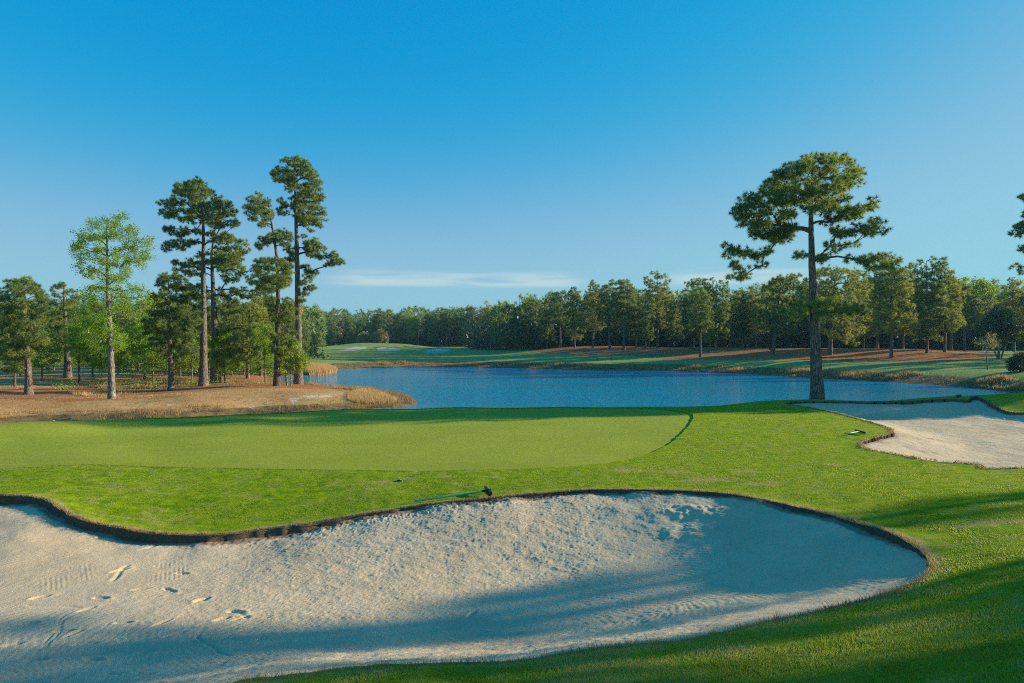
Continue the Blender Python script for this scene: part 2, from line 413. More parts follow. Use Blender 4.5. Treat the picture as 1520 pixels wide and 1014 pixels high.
# ------------------------------------------------------------------ terrain mesh (one sheet round the camera, cut out for sand and green)
def band(x, y, f, mats): pass
th = np.radians(np.concatenate([np.arange(-180, -46, 4.0), np.arange(-46, 46.01, .125), np.arange(50, 180, 4.0)]))
rr = np.concatenate([[.25, .6, 1.0, 1.5], np.exp(np.arange(math.log(1.8), math.log(60), .0072)), np.exp(np.arange(math.log(60), math.log(300), .011)), np.exp(np.linspace(math.log(303), math.log(700), 14))])
TH, RR = np.meshgrid(th, rr)
gx, gy = (np.sin(TH) * RR).ravel(), (np.cos(TH) * RR).ravel()
gz = zt(gx, gy)
nr, nc = TH.shape
sb1, sb2, sg = s_bunker(gx, gy), s_bunker2(gx, gy), s_green(gx, gy)
sf = [sdf_box(f, gx, gy, 3.) + .25 * fbm(gx * .8, gy * .8, 3, 3) for f in FARB]
hole = np.maximum.reduce([sb1, sb2, sg])
# turf micro relief + slight raised lip round the bunkers
gz += .012 * fbm(gx * 3, gy * 3, 11, 3) * sstep(60, 20, np.hypot(gx, gy))
d1 = -sb1; d2 = -sb2
gz += .05 * np.exp(-(np.clip(d1, 0, 3) / .35) ** 2) * (gy > 8) * sstep(8, 9.5, gy)
gz += .03 * np.exp(-(np.clip(d2, 0, 3) / .4) ** 2)
wet = sstep(-.35, -.75, gz) * (gy > 30)
a_land = sstep(-1.5, 1.5, sdf_box(LEFT_LAND, gx, gy, 12.) + 1.2 * fbm(gx * .2, gy * .2, 9, 3))
a_straw = np.zeros_like(gx)
for s in STRAW: a_straw = np.maximum(a_straw, sstep(-2.2, 2.2, sdf_box(s, gx, gy, 8.)))
# pine straw under the left pines
for u, Y, r in [(302, 51, 8), (330, 54, 7.5), (420, 54, 7), (380, 50, 6), (166, 40, 4), (215, 46, 5), (100, 46, 5), (443, 55, 5), (43, 43, 4.5), (250, 46, 4), (368, 60, 6), (400, 66, 6), (330, 68, 7)]:
    x0 = (u - CU) / K * Y
    a_straw = np.maximum(a_straw, .95 * sstep(r * 1.25, r * .5, np.hypot((gx - x0 + 1.5) * .75, gy - Y)))
a_bank = np.maximum(sstep(-.42, -.78, gz) * (gy > 28), sstep(-.02, -.35, gz + .12 * fbm(gx * .15, gy * .15, 89, 3)) * (gy > 46) * (1 - a_land))
a_dry_lift = np.maximum(.50 * sstep(8, 5, gy) * (.6 + .9 * fbm(gx * .9, gy * 1.2, 88, 3)), np.maximum(sstep(.45, 0, d1) * np.where(gy < 8.5, .75, 1), sstep(.45, .0, d2) * .7))  # foreground term: dry patches, also painted in to lighten the turf's shade
for u, v, rx, ry in [(1060, 712, .9, .35), (930, 698, .7, .3), (1105, 700, .5, .2), (1000, 700, .6, .25), (560, 716, .4, .15), (660, 707, .35, .15), (690, 722, .3, .12), (1130, 718, .6, .3), (1240, 690, .5, .25), (1480, 775, 1.0, .3)]:
    c_ = hit(u, v); a_dry_lift = np.maximum(a_dry_lift, .85 * np.exp(-((gx - c_[0]) / rx) ** 2 - ((gy - c_[1]) / ry) ** 2))
a_far = sstep(52, 60, gy) * (1 - a_land)
a_sand = np.zeros_like(gx)
for s in WHITESAND: a_sand = np.maximum(a_sand, sstep(-.5, .9, sdf_box(s, gx, gy, 4.)))
a_sand = np.maximum(a_sand, .3 * sstep(-.80, -.86, gz) * sstep(-1.05, -.92, gz) * (gy > 28))
for s in sf: a_sand = np.maximum(a_sand, sstep(-.4, .3, s) * .76)
gV = np.stack([gx, gy, gz], -1)
ATT = np.stack([a_dry_lift, a_far, a_land, a_straw, a_bank, a_sand], -1)
idx = np.arange(nr * nc).reshape(nr, nc)
q = np.stack([idx[:-1], np.roll(idx, -1, 1)[:-1], np.roll(idx, -1, 1)[1:], idx[1:]], -1).reshape(-1, 4)
hq = hole[q]
keep = (hq < 0).all(1); cut = ~keep & (hq < 0).any(1)
V = [gV]; A = [ATT]; nv = len(gV); F3x = []; wallF = []; wallV = []; newv = []; newa = []
cache = {}
def edge_pt(i, j):
    global nv
    k = (min(i, j), max(i, j))
    if k not in cache:
        t = hole[i] / (hole[i] - hole[j])
        cache[k] = nv; newv.append(gV[i] + (gV[j] - gV[i]) * t); newa.append(ATT[i] + (ATT[j] - ATT[i]) * t); nv += 1
    return cache[k]
segs = []
for f in q[cut]:
    poly = []; cr = []
    for a, b in zip(f, np.roll(f, -1)):
        if hole[a] < 0: poly.append(int(a))
        if (hole[a] < 0) != (hole[b] < 0):
            e = edge_pt(int(a), int(b)); poly.append(e); cr.append(e)
    for k in range(1, len(poly) - 1): F3x.append((poly[0], poly[k], poly[k + 1]))
    for k in range(0, len(cr) - 1, 2): segs.append((cr[k], cr[k + 1]))
top = np.array(newv); ta = np.array(newa)
down = top.copy()
isg = s_green(top[:, 0], top[:, 1]) > -.05
def _sall(x, y): return np.maximum(s_bunker(x, y), s_bunker2(x, y))
e_ = .03; gxs = _sall(top[:, 0] + e_, top[:, 1]) - _sall(top[:, 0] - e_, top[:, 1]); gys = _sall(top[:, 0], top[:, 1] + e_) - _sall(top[:, 0], top[:, 1] - e_)
gl = np.hypot(gxs, gys) + 1e-6; ko = np.where(isg, 0, .10 + .08 * vnoise(top[:, 0] * 5, top[:, 1] * 5, 33)); down[:, 0] += gxs / gl * ko; down[:, 1] += gys / gl * ko
down[:, 2] -= np.where(isg, .12, .55)
bm_ = nv; VV = np.concatenate([gV, top, down]); AA = np.concatenate([ATT, ta, ta])
n0 = len(gV); m0 = len(top)
W4 = np.array([(a, b, b + m0, a + m0) for a, b in segs], np.int32)
F4 = np.concatenate([q[keep], W4]); F3 = np.array(F3x, np.int32)
fm = np.zeros(len(F3) + len(F4), np.int32)
fm[len(F3) + keep.sum():] = np.where(isg[W4[:, 0] - n0], 0, 1)
ring0 = idx[0]; cen = len(VV)
VV = np.concatenate([VV, [[0, 0, float(zt(0, 0)[0])]]]); AA = np.concatenate([AA, [AA[0] * 0]])
F3 = np.concatenate([F3, np.stack([np.roll(ring0, -1), ring0, np.full(nc, cen)], -1)]); fm = np.concatenate([fm[:len(F3) - nc], np.zeros(nc, np.int32), fm[len(F3) - nc:]])
names = ['dry', 'far', 'land', 'straw', 'bank', 'sand']
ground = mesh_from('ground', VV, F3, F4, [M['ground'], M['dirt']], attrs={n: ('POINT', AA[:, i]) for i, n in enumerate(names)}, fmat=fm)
tag(ground, 'rolling mown grass and dry pine land around the pond and bunkers', 'ground', kind='structure')

# ------------------------------------------------------------------ sand, green, pond
def grid_sheet(x0, x1, y0, y1, st, sfun, pad):
    xs, ys = np.arange(x0, x1, st), np.arange(y0, y1, st)
    X, Y = np.meshgrid(xs, ys); s = sfun(X.ravel(), Y.ravel())
    n, m = X.shape; ii = np.arange(n * m).reshape(n, m)
    f = np.stack([ii[:-1, :-1], ii[:-1, 1:], ii[1:, 1:], ii[1:, :-1]], -1).reshape(-1, 4)
    f = f[(s[f] > -pad).any(1)]
    used = np.unique(f); re = np.full(n * m, -1); re[used] = np.arange(len(used))
    return X.ravel()[used], Y.ravel()[used], s[used], re[f]

def zt_coarse(x, y, st=.2):
    """terrain height by bilinear lookup (for very fine sheets)"""
    x0, y0 = x.min() - st, y.min() - st
    nx, ny = int((x.max() - x0) / st) + 3, int((y.max() - y0) / st) + 3
    GX, GY = np.meshgrid(x0 + st * np.arange(nx), y0 + st * np.arange(ny)); Z = zt(GX, GY)
    fx, fy = (x - x0) / st, (y - y0) / st; i, j = fx.astype(int), fy.astype(int); a, b = fx - i, fy - j
    return (Z[j, i] * (1 - a) + Z[j, i + 1] * a) * (1 - b) + (Z[j + 1, i] * (1 - a) + Z[j + 1, i + 1] * a) * b

def sand_base1(x, y, s, z):
    lip = .025 + sstep(7.2, 9.2, y) * (.02 + .05 * sstep(-3.3, -4.6, x) - .03 * sstep(-4.2, -3.2, x) * sstep(.6, -.4, x) + .05 * fbm(x * .9, y * .9, 44, 3))
    fl = -.74 + .05 * np.clip((-x - 3) / 6, 0, 1) + .24 * sstep(-1, 4, x)
    return z - lip + (np.minimum(fl, z - lip) - (z - lip)) * sstep(-.2, 3.1, s)

def sand_xy(u, v, z=-.62): return np.array(at(u, v, z)[:2])
def dents(x, y, z):
    r = np.random.default_rng(5)
    foot = [(178, 845), (270, 845), (183, 912), (110, 928), (125, 943), (95, 992), (215, 1000), (168, 988), (260, 928), (240, 912), (330, 905), (96, 925), (128, 895), (60, 880), (150, 880), (210, 868), (252, 868), (300, 880), (40, 915), (350, 895), (180, 940), (20, 945), (215, 955), (140, 965), (55, 965), (700, 900), (765, 940)]
    for u, v in foot:
        c = sand_xy(u, v); a = r.uniform(-.5, 1.2); L, W = r.uniform(.11, .15), r.uniform(.04, .055)
        m = (abs(x - c[0]) < .5) & (abs(y - c[1]) < .5)
        if not m.any(): continue
        dx, dy = x[m] - c[0], y[m] - c[1]; p, q_ = dx * math.cos(a) + dy * math.sin(a), -dx * math.sin(a) + dy * math.cos(a)
        d = np.sqrt((p / L) ** 2 + (q_ / W) ** 2)
        z[m] += -.017 * (1 - sstep(.7, 1.15, d)) + .006 * np.exp(-((d - 1.3) / .28) ** 2)
    # rake drags and scuffs
    for (u1, v1), (u2, v2), w, dp in [((292, 929), (342, 970), .022, .035), ((395, 893), (345, 906), .02, .03), ((368, 904), (345, 892), .03, .03), ((190, 838), (165, 858), .03, .035), ((235, 870), (290, 862), .02, .02), ((100, 905), (70, 950), .015, .025), ((96, 903), (64, 950), .015, .02),
                                      ((0, 1006), (195, 975), .05, -.03), ((130, 1005), (270, 968), .03, -.02), ((205, 820), (235, 812), .03, .03), ((540, 935), (620, 915), .03, .02), ((300, 945), (380, 915), .02, .025), ((40, 890), (120, 892), .03, .02)]:
        a, b = sand_xy(u1, v1), sand_xy(u2, v2); e = b - a; L = np.linalg.norm(e); e /= L
        m = (x > min(a[0], b[0]) - .3) & (x < max(a[0], b[0]) + .3) & (y > min(a[1], b[1]) - .3) & (y < max(a[1], b[1]) + .3)
        dx, dy = x[m] - a[0], y[m] - a[1]; t = dx * e[0] + dy * e[1]; d = -dx * e[1] + dy * e[0] + .02 * np.sin(t * 9)
        on = sstep(-.05, .05, t) * (1 - sstep(L - .05, L + .05, t))
        z[m] += on * .42 * (-dp * np.exp(-(d / w) ** 2) + abs(dp) * .25 * np.exp(-((abs(d) - w * 2.2) / w) ** 2))
    # combed patches
    for (u1, v1), (u2, v2), wd in [((225, 835), (285, 828), .5), ((60, 850), (140, 838), .45), ((30, 1003), (190, 985), .3), ((330, 985), (420, 955), .35), ((110, 905), (75, 945), .25), ((545, 787), (850, 763), .13)]:
        a, b = sand_xy(u1, v1, -.5), sand_xy(u2, v2, -.5); e = b - a; L = np.linalg.norm(e); e /= L
        dx, dy = x - a[0], y - a[1]; t = dx * e[0] + dy * e[1]; d = -dx * e[1] + dy * e[0]
        on = sstep(-.1, .1, t) * (1 - sstep(L - .1, L + .1, t)) * (1 - sstep(wd * .7, wd, abs(d)))
        z += on * .0032 * np.sin(2 * math.pi * t / .065 + 1.5 * np.sin(d * 3)) * sstep(-.25, .1, fbm(x * 3, y * 3, 58, 2))
    return z

x, y, s, f = grid_sheet(-11.9, 6.2, 4.0, 14.3, .0165, s_bunker, .09)
z = zt_coarse(x, y); zb = sand_base1(x, y, s, z)
uu = CU + K * x / y
calm = sstep(.8, 3.0, x) * sstep(2.5, .6, abs(y - 9.5) - 2.2)           # finely raked right end
roughm = (1 - calm) * sstep(-6.5, -2.5, x + .25 * (y - 8))
zb += .05 * fbm(x * .55, y * .55, 41, 3)
zb += (.003 + .007 * roughm) * fbm(x * 6.5, y * 8.5, 43, 4) * (1 - .2 * calm)
zb += (.003 + .007 * roughm) * np.abs(fbm(x * 20, y * 24, 47, 2)) * 1.6
# concentric raking
ang = np.arctan2(y - 8.6, (x + 1.0) * .55); rad = np.hypot((x + 1.0) * .55, y - 8.6)
zb += .0012 * (1 - calm) * sstep(2, 0, x) * np.sin(2 * math.pi * (rad + .12 * fbm(x * .9, y * .9, 51, 3)) / .19) * sstep(.8, 1.6, rad) * sstep(-.3, .3, fbm(x * .5, y * .5, 52, 2) + .15)
zb += .0022 * np.sin(2 * math.pi * (rad + .25 * fbm(x * 1.1, y * 1.1, 53, 4)) / .058) * (1 - .7 * sstep(0, 2, x) * sstep(8.5, 7.5, y)) * sstep(-.2, .2, fbm(x * .6, y * .6, 54, 2))
# heap of loose sand near the shadow line
for u, v, h, r in [(1050, 797, .05, .4), (1000, 792, .035, .5), (1010, 812, .03, .4)]:
    c = sand_xy(u, v, -.55); zb += h * np.exp(-(((x - c[0]) / r) ** 2 + ((y - c[1]) / (r * .7)) ** 2)) * (1 + .8 * fbm(x * 7, y * 7, 57, 3))
# crumbly slope below the middle of the far lip
cr = sstep(.55, .05, s) * sstep(7.5, 10, y)
zb += cr * .5 * (1 + .7 * sstep(-4.2, -3.2, x) * sstep(.6, -.4, x)) * (.03 * fbm(x * 4, y * 4, 61, 4) + .02 * np.abs(vnoise(x * 15, y * 15, 63)))
zb = dents(x, y, zb)
spill = np.clip(fbm(x * 1.6, y * 1.6, 66, 4) + .12, 0, 1); zb += .10 * spill * sstep(.38, .0, s) * sstep(7.5, 9.5, y)
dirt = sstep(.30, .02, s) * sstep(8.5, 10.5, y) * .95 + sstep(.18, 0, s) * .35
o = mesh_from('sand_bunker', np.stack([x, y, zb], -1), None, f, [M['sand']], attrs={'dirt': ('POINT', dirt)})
tag(o, 'large kidney shaped sand bunker in the foreground, raked and footprinted', 'bunker', kind='structure')

x, y, s, f = grid_sheet(7.5, 27, 15.5, 34.5, .05, s_bunker2, .16)
z = zt_coarse(x, y); zb = z - .05 - .05 * sstep(28, 31, y) * sstep(17, 21, x)
zb = zb + (np.minimum(-.36, zb) - zb) * sstep(-.1, 2.6, s)
zb += .06 * fbm(x * .5, y * .5, 71, 3) + .02 * fbm(x * 3, y * 3, 73, 3) + .012 * np.abs(fbm(x * 9, y * 9, 75, 2))
p0, p1 = np.array(at(1370, 655, -.3)[:2]), np.array(at(1472, 656, -.3)[:2])
e = (p1 - p0) / np.linalg.norm(p1 - p0); t = (x - p0[0]) * e[0] + (y - p0[1]) * e[1]; d = -(x - p0[0]) * e[1] + (y - p0[1]) * e[0] + .15 * np.sin(t * 2)
zb += sstep(-.2, .2, t) * (1 - sstep(1.9, 2.3, t)) * (-.07 * np.exp(-(d / .12) ** 2) + .05 * np.exp(-((d + .22) / .12) ** 2))
o = mesh_from('sand_bunker', np.stack([x, y, zb], -1), None, f, [M['sand']], attrs={'dirt': ('POINT', sstep(.35, 0, s) * .75)})
tag(o, 'pale sand bunker on the right below the tall pine', 'bunker', kind='structure')

x, y, s, f = grid_sheet(-21, 8.2, 14.5, 31.8, .11, s_green, .3)
z = zt_coarse(x, y) - .035 - .004
o = mesh_from('putting_green', np.stack([x, y, z], -1), None, f, [M['green']])
tag(o, 'smooth closely mown putting green', 'green', kind='structure')

WL = -.9
xs, ys = np.linspace(-75, 110, 75), np.linspace(22, 112, 46)
X, Y = np.meshgrid(xs, ys); ii = np.arange(X.size).reshape(X.shape)
f = np.stack([ii[:-1, :-1], ii[:-1, 1:], ii[1:, 1:], ii[1:, :-1]], -1).reshape(-1, 4)
low = zt(X.ravel(), Y.ravel()) < WL + .6
f = f[low[f].any(1)]
used = np.unique(f); re = np.full(X.size, -1); re[used] = np.arange(len(used))
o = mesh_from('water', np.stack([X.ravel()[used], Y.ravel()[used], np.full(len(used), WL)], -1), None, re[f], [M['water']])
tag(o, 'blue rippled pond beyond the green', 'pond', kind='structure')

# ------------------------------------------------------------------ trees
class Geo:
    def __init__(s): s.v = []; s.f3 = []; s.f4 = []; s.t = []; s.n = 0
    def add(s, V, F3=None, F4=None, tint=None):
        V = np.asarray(V); s.v.append(V)
        if F3 is not None: s.f3.append(np.asarray(F3) + s.n)
        if F4 is not None: s.f4.append(np.asarray(F4) + s.n)
        s.n += len(V)
        if tint is not None: s.t.append(np.asarray(tint))
    def arrays(s):
        return (np.concatenate(s.v), np.concatenate(s.f3) if s.f3 else None, np.concatenate(s.f4) if s.f4 else None)
    def build(s, name, mat, parent=None, smooth=True):
        V, a, b = s.arrays()
        at_ = {'tint': ('FACE', np.concatenate(s.t))} if s.t else None
        return mesh_from(name, V, a, b, [mat], parent, at_, smooth)

def tube(g, P, R, n=7, rough=0, seed=0):
    """lofted tube through points P with radii R, open ended with a closing tip"""
    P = np.asarray(P, float); R = np.asarray(R, float)
    T = np.gradient(P, axis=0); T /= np.linalg.norm(T, axis=1)[:, None] + 1e-9
    ref = np.where(abs(T[:, 2:3]) > .8, np.array([[1., 0, 0]]), np.array([[0, 0, 1.]]))
    A = np.cross(T, ref); A /= np.linalg.norm(A, axis=1)[:, None] + 1e-9; B = np.cross(T, A)
    a = np.arange(n) * 2 * math.pi / n
    rad = R[:, None] * np.ones(n)
    if rough: rad = rad * (1 + rough * np.random.default_rng(seed).uniform(-1, 1, rad.shape))
    V = P[:, None] + A[:, None] * (np.cos(a) * rad)[..., None] + B[:, None] * (np.sin(a) * rad)[..., None]
    m = len(P); i = np.arange(m * n).reshape(m, n)
    F = np.stack([i[:-1], np.roll(i, -1, 1)[:-1], np.roll(i, -1, 1)[1:], i[1:]], -1).reshape(-1, 4)
    g.add(V.reshape(-1, 3), None, F)

def sticks(g, P, Q, r1, r2):
    """many three sided twigs at once"""
    P = np.asarray(P); Q = np.asarray(Q); n = len(P)
    if n == 0: return
    T = Q - P; T /= np.linalg.norm(T, axis=1)[:, None] + 1e-9
    ref = np.where(abs(T[:, 2:3]) > .8, np.array([[1., 0, 0]]), np.array([[0, 0, 1.]]))
    A = np.cross(T, ref); A /= np.linalg.norm(A, axis=1)[:, None] + 1e-9; B = np.cross(T, A)
    V = []
    for k in range(3):
        c, s_ = math.cos(k * 2.094), math.sin(k * 2.094); V.append(P + (A * c + B * s_) * r1)
    for k in range(3):
        c, s_ = math.cos(k * 2.094), math.sin(k * 2.094); V.append(Q + (A * c + B * s_) * r2)
    V = np.stack(V, 1).reshape(-1, 3); b = np.arange(n)[:, None] * 6
    F = np.concatenate([b + np.array([[k, (k + 1) % 3, (k + 1) % 3 + 3, k + 3]]) for k in range(3)])
    g.add(V, None, F)

def needle_tufts(g, C, L, per, w, r, up=.25, tint=None, out=None):
    """C tuft centres; every tuft is a burst of thin needles"""
    n = len(C)
    D = r.normal(size=(n, per, 3)); D[..., 2] += up
    if out is not None: D += out[:, None] * .55
    D /= np.linalg.norm(D, axis=2)[..., None]
    S = np.cross(D, r.normal(size=(n, per, 3))); S /= np.linalg.norm(S, axis=2)[..., None] + 1e-9
    Ls = (L * r.uniform(.75, 1.15, (n, per)))[..., None]
    base = C[:, None] + D * Ls * .08
    tip = C[:, None] + D * Ls
    V = np.stack([base - S * w, base + S * w, tip], 2).reshape(-1, 3)
    t = r.uniform(0, 1, n) if tint is None else tint
    tt = np.clip(np.repeat(t, per) + r.normal(0, .08, n * per), 0, 1)
    g.add(V, np.arange(len(V)).reshape(-1, 3), None, tt)

def leaf_tufts(g, C, spread, per, size, r, tint=None):
    n = len(C)
    c = C[:, None] + r.normal(size=(n, per, 3)) * spread
    D = r.normal(size=(n, per, 3)); D /= np.linalg.norm(D, axis=2)[..., None]
    S = np.cross(D, r.normal(size=(n, per, 3))); S /= np.linalg.norm(S, axis=2)[..., None] + 1e-9
    z = (size * r.uniform(.6, 1.2, (n, per)))[..., None]
    V = np.stack([c - D * z * .6, c + S * z * .36, c + D * z * .6, c - S * z * .36], 2).reshape(-1, 3)
    t = r.uniform(0, 1, n) if tint is None else tint
    tt = np.clip(np.repeat(t, per) + r.normal(0, .12, n * per), 0, 1)
    g.add(V, None, np.arange(len(V)).reshape(-1, 4), tt)

def in_poly(poly, x, y):
    ins = np.zeros(len(x), bool)
    for a, b in zip(poly, np.roll(poly, -1, 0)):
        if a[1] != b[1]:
            ins ^= ((a[1] > y) != (b[1] > y)) & (x < (b[0] - a[0]) * (y - a[1]) / (b[1] - a[1]) + a[0])
    return ins

def crown_nodes(polys, spacing, layers, r, depth=.8, axis=None):
    """limb-end points filling lobes given as side outlines (x, z in metres), with real depth"""
    out = []
    for pl in polys:
        pl = np.asarray(pl, float); lo, hi = pl.min(0), pl.max(0)
        ar = .5 * abs(np.sum(pl[:, 0] * np.roll(pl[:, 1], -1) - np.roll(pl[:, 0], -1) * pl[:, 1]))
        n = max(3, int(ar / spacing ** 2 * layers)); tries = 0; mine = []
        xs = pl[:, 0]
        while len(mine) < n and tries < 40:
            tries += 1
            q_ = r.uniform(lo, hi, (n * 3, 2)); q_ = q_[in_poly(pl, q_[:, 0], q_[:, 1])]
            for x, z in q_:
                ax = 0 if axis is None else axis(z)
                R = max(abs(lo[0] - ax), abs(hi[0] - ax), .3) if lo[0] < ax < hi[0] else max(.5 * (hi[0] - lo[0]), .7)
                xr = (x - ax) / R if lo[0] < ax < hi[0] else (x - .5 * (lo[0] + hi[0])) / (.5 * (hi[0] - lo[0]))
                hd = depth * R * math.sqrt(max(.12, 1 - xr * xr))
                y = r.uniform(-1, 1) * hd
                p = np.array([x, y, z])
                if all(((p - m) ** 2).sum() > (spacing * .7) ** 2 for m in mine[-150:]):
                    mine.append(p)
                    if len(mine) >= n: break
        out += mine
    return np.array(out)

def branch_net(nodes, TP, TR, zlow, r, rise=.35):
    """connect limb ends to the trunk the way limbs fork; returns segments with radii"""
    zs = TP[:, 2]
    def trunk_at(z):
        z = np.clip(z, zs[0], zs[-1]); return np.array([np.interp(z, zs, TP[:, 0]), np.interp(z, zs, TP[:, 1]), z])
    rad = [math.hypot(*(p[:2] - trunk_at(p[2])[:2])) for p in nodes]
    order = np.argsort(rad); P = []; par = []; pl = []; trunkpt = []
    for o_ in order:
        p = nodes[o_]; d0 = rad[o_]
        zt_ = max(min(p[2] - rise * d0, zs[-1] - .05), zlow)
        a = trunk_at(zt_); best = np.linalg.norm(p - a) * 1.15 + .2; bp = -1
        if P:
            Q = np.array(P); dv = p - Q; d = np.linalg.norm(dv, axis=1)
            rq = np.array([math.hypot(*(x_[:2] - a[:2])) for x_ in Q])
            c = d + .45 * np.array(pl) + np.where(rq > d0, 2., 0) + .8 * np.clip(Q[:, 2] - p[2], 0, 9)
            k = int(np.argmin(c))
            if c[k] < best: best = c[k]; bp = k
        P.append(p); par.append(bp); trunkpt.append(a)
        pl.append(np.linalg.norm(p - (a if bp < 0 else P[bp])) + (0 if bp < 0 else pl[bp]))
    cnt = [1] * len(P)
    for i in range(len(P) - 1, -1, -1):
        if par[i] >= 0: cnt[par[i]] += cnt[i]
    return P, par, trunkpt, cnt

def make_tree(spec, parent_name, seed, leaf='pine', mat=None, bark=None, spacing=.62, layers=2.2, tufts=12, per=22, L=.26, w=.011, rc=.42, flat=.7, r0=.013, depth=.8,
              trunk_r=.2, rise=.35, tint_fn=None, leaf_size=.1, twig=.005, zlow=None, extra_trunks=(), flare=1.35, nodes=None, persp=None, lname='crown'):
    """spec: dict(trunk=[(x,z)..] metres, lobes=[[(x,z)..]..]) in local metres. returns (trunk geo, crown geo)"""
    r = np.random.default_rng(seed); T = np.array(spec['trunk'], float)
    gt, gc = Geo(), Geo(); top = T[-1, 1]
    if nodes is None:
        nodes = crown_nodes(spec['lobes'], spacing, layers, r, depth, lambda z: np.interp(z, T[:, 1], T[:, 0]))
    top = min(top, nodes[:, 2].max() - .15); T = T.copy(); T[-1, 1] = max(top, T[-2, 1] + .05); top = T[-1, 1]
    zz = np.linspace(0, 1, 22); s_ = np.linspace(0, 1, len(T))
    zp = np.interp(zz, s_, T[:, 1]); xp = np.interp(zp, T[:, 1], T[:, 0]); yp = .012 * top * np.sin(zz * 4 + seed) * zz
    R = trunk_r * (1 - .86 * (zp / top) ** 1.15) * (1 + (flare - 1) * np.exp(-zp / (trunk_r * 2.2)))
    TP = np.stack([xp, yp, zp], -1)
    TPb = TP.copy(); TPb[0, 2] -= .35
    tube(gt, TPb, R, 12, .05, seed)
    for et in extra_trunks:
        E = np.array(et, float); tube(gt, E[:, :3], E[:, 3], 7, .06, seed + 3)
    zl = zlow if zlow is not None else max(nodes[:, 2].min() - .6, top * .15)
    if persp is not None:                       # keep the side outline true for limbs nearer or further than the trunk
        k_ = (persp[1] + nodes[:, 1]) / persp[1]
        nodes = np.stack([(persp[0] + nodes[:, 0]) * k_ - persp[0], nodes[:, 1], (persp[2] + nodes[:, 2]) * k_ - persp[2]], -1)
    if leaf == 'pine' and persp is not None:      # dead stubs on the bare part of the bole
        for k in range(9):
            zs_ = r.uniform(.22, 1) * zl; a_ = r.uniform(0, 6.28); x_ = np.array([np.interp(zs_, TP[:, 2], TP[:, 0]), np.interp(zs_, TP[:, 2], TP[:, 1]), zs_]); l_ = r.uniform(.35, 1.1)
            d_ = np.array([math.cos(a_), math.sin(a_), r.uniform(-.1, .45)]); tube(gt, [x_, x_ + d_ * l_ * .6, x_ + d_ * l_ + (0, 0, -.08)], [.03, .02, .008], 5)
    P, par, tp, cnt = branch_net(nodes, TP, R, zl, r, rise)
    for i, p in enumerate(P):
        a = np.asarray(tp[i] if par[i] < 0 else P[par[i]]); d = np.linalg.norm(p - a)
        r1 = min(r0 * math.sqrt(cnt[i]) * 1.25, trunk_r * .5); r2 = max(r0 * .7, r1 * .62)
        mid = (a + p) / 2 + r.normal(0, .06, 3) * d + np.array([0, 0, (.10 if par[i] < 0 else .03) * d * (1 if leaf == 'pine' else -.6)])
        pts = [a, a * .42 + mid * .58 + (mid - (a + p) / 2) * .25, mid, mid * .4 + p * .6, p] if d > .7 else [a, mid, p]
        tube(gt, pts, np.linspace(r1, r2, len(pts)), 5 if r1 > .02 else 4)
    P = np.array(P)
    off = r.normal(size=(len(P), tufts, 3)); off /= np.linalg.norm(off, axis=2)[..., None]
    off *= (r.uniform(.25, 1, (len(P), tufts)) ** .5)[..., None] * rc; off[..., 2] *= flat
    C = P[:, None] + off
    tint = np.clip(r.normal(.45, .2, (len(P), 1)) + r.normal(0, .16, (len(P), tufts)), 0, 1)
    C = C.reshape(-1, 3); tint = tint.ravel()
    if twig: sticks(gt, np.repeat(P, tufts, 0), C, twig, twig * .6)
    if leaf == 'pine':
        o_ = off.reshape(-1, 3); o_ = o_ / (np.linalg.norm(o_, axis=1)[:, None] + 1e-6)
        needle_tufts(gc, C, L, per, w, r, .3, tint, o_)
    else:
        leaf_tufts(gc, C, rc * .25, per, leaf_size, r, tint)
    return gt, gc

def px_spec(base, Y, trunk, lobes, shrink=.3):
    """outline traced in photo pixels -> metres at the tree's own distance Y"""
    m = Y / K; lobes = [[(lambda c, p, d: (c[0] + (p[0] - c[0]) * max(.45, 1 - shrink / m / max(d, 1)), c[1] + (p[1] - c[1]) * max(.45, 1 - shrink / m / max(d, 1))))(c, p, math.hypot(p[0] - c[0], p[1] - c[1])) for p in l] for l in lobes for c in [(sum(q_[0] for q_ in l) / len(l), sum(q_[1] for q_ in l) / len(l))]]
    f = lambda p: ((p[0] - base[0]) * m, (base[1] - p[1]) * m)
    return dict(trunk=[(f(p)[0], max(f(p)[1], 0)) for p in trunk], lobes=[[f(p) for p in l] for l in lobes])

BASES = []
def hero(name, label, cat, base, lobes, trunk, mat, bark, Y=None, group=None, seed=1, crown_name='crown', **kw):
    if Y is None:
        x, y, z = hit(*base)
    else:
        x, y = (base[0] - CU) / K * Y, Y; z = float(zt(x, y)[0])
        base = (base[0], CV + (EYE - z) * K / Y)
    sp = px_spec(base, y, trunk, lobes, 1.0 * (kw.get('rc', .4) * .2 + kw.get('L', .1) * .5))
    sp['trunk'][0] = (0, 0)
    gt, gc = make_tree(sp, name, seed, persp=(x, y, z - EYE), **kw)
    e = empty(name, (x, y, z)); tag(e, label, cat, group)
    gt.build('trunk', M[bark], e); gc.build(crown_name, M[mat], e, smooth=False)
    BASES.append((x, y))
    return e

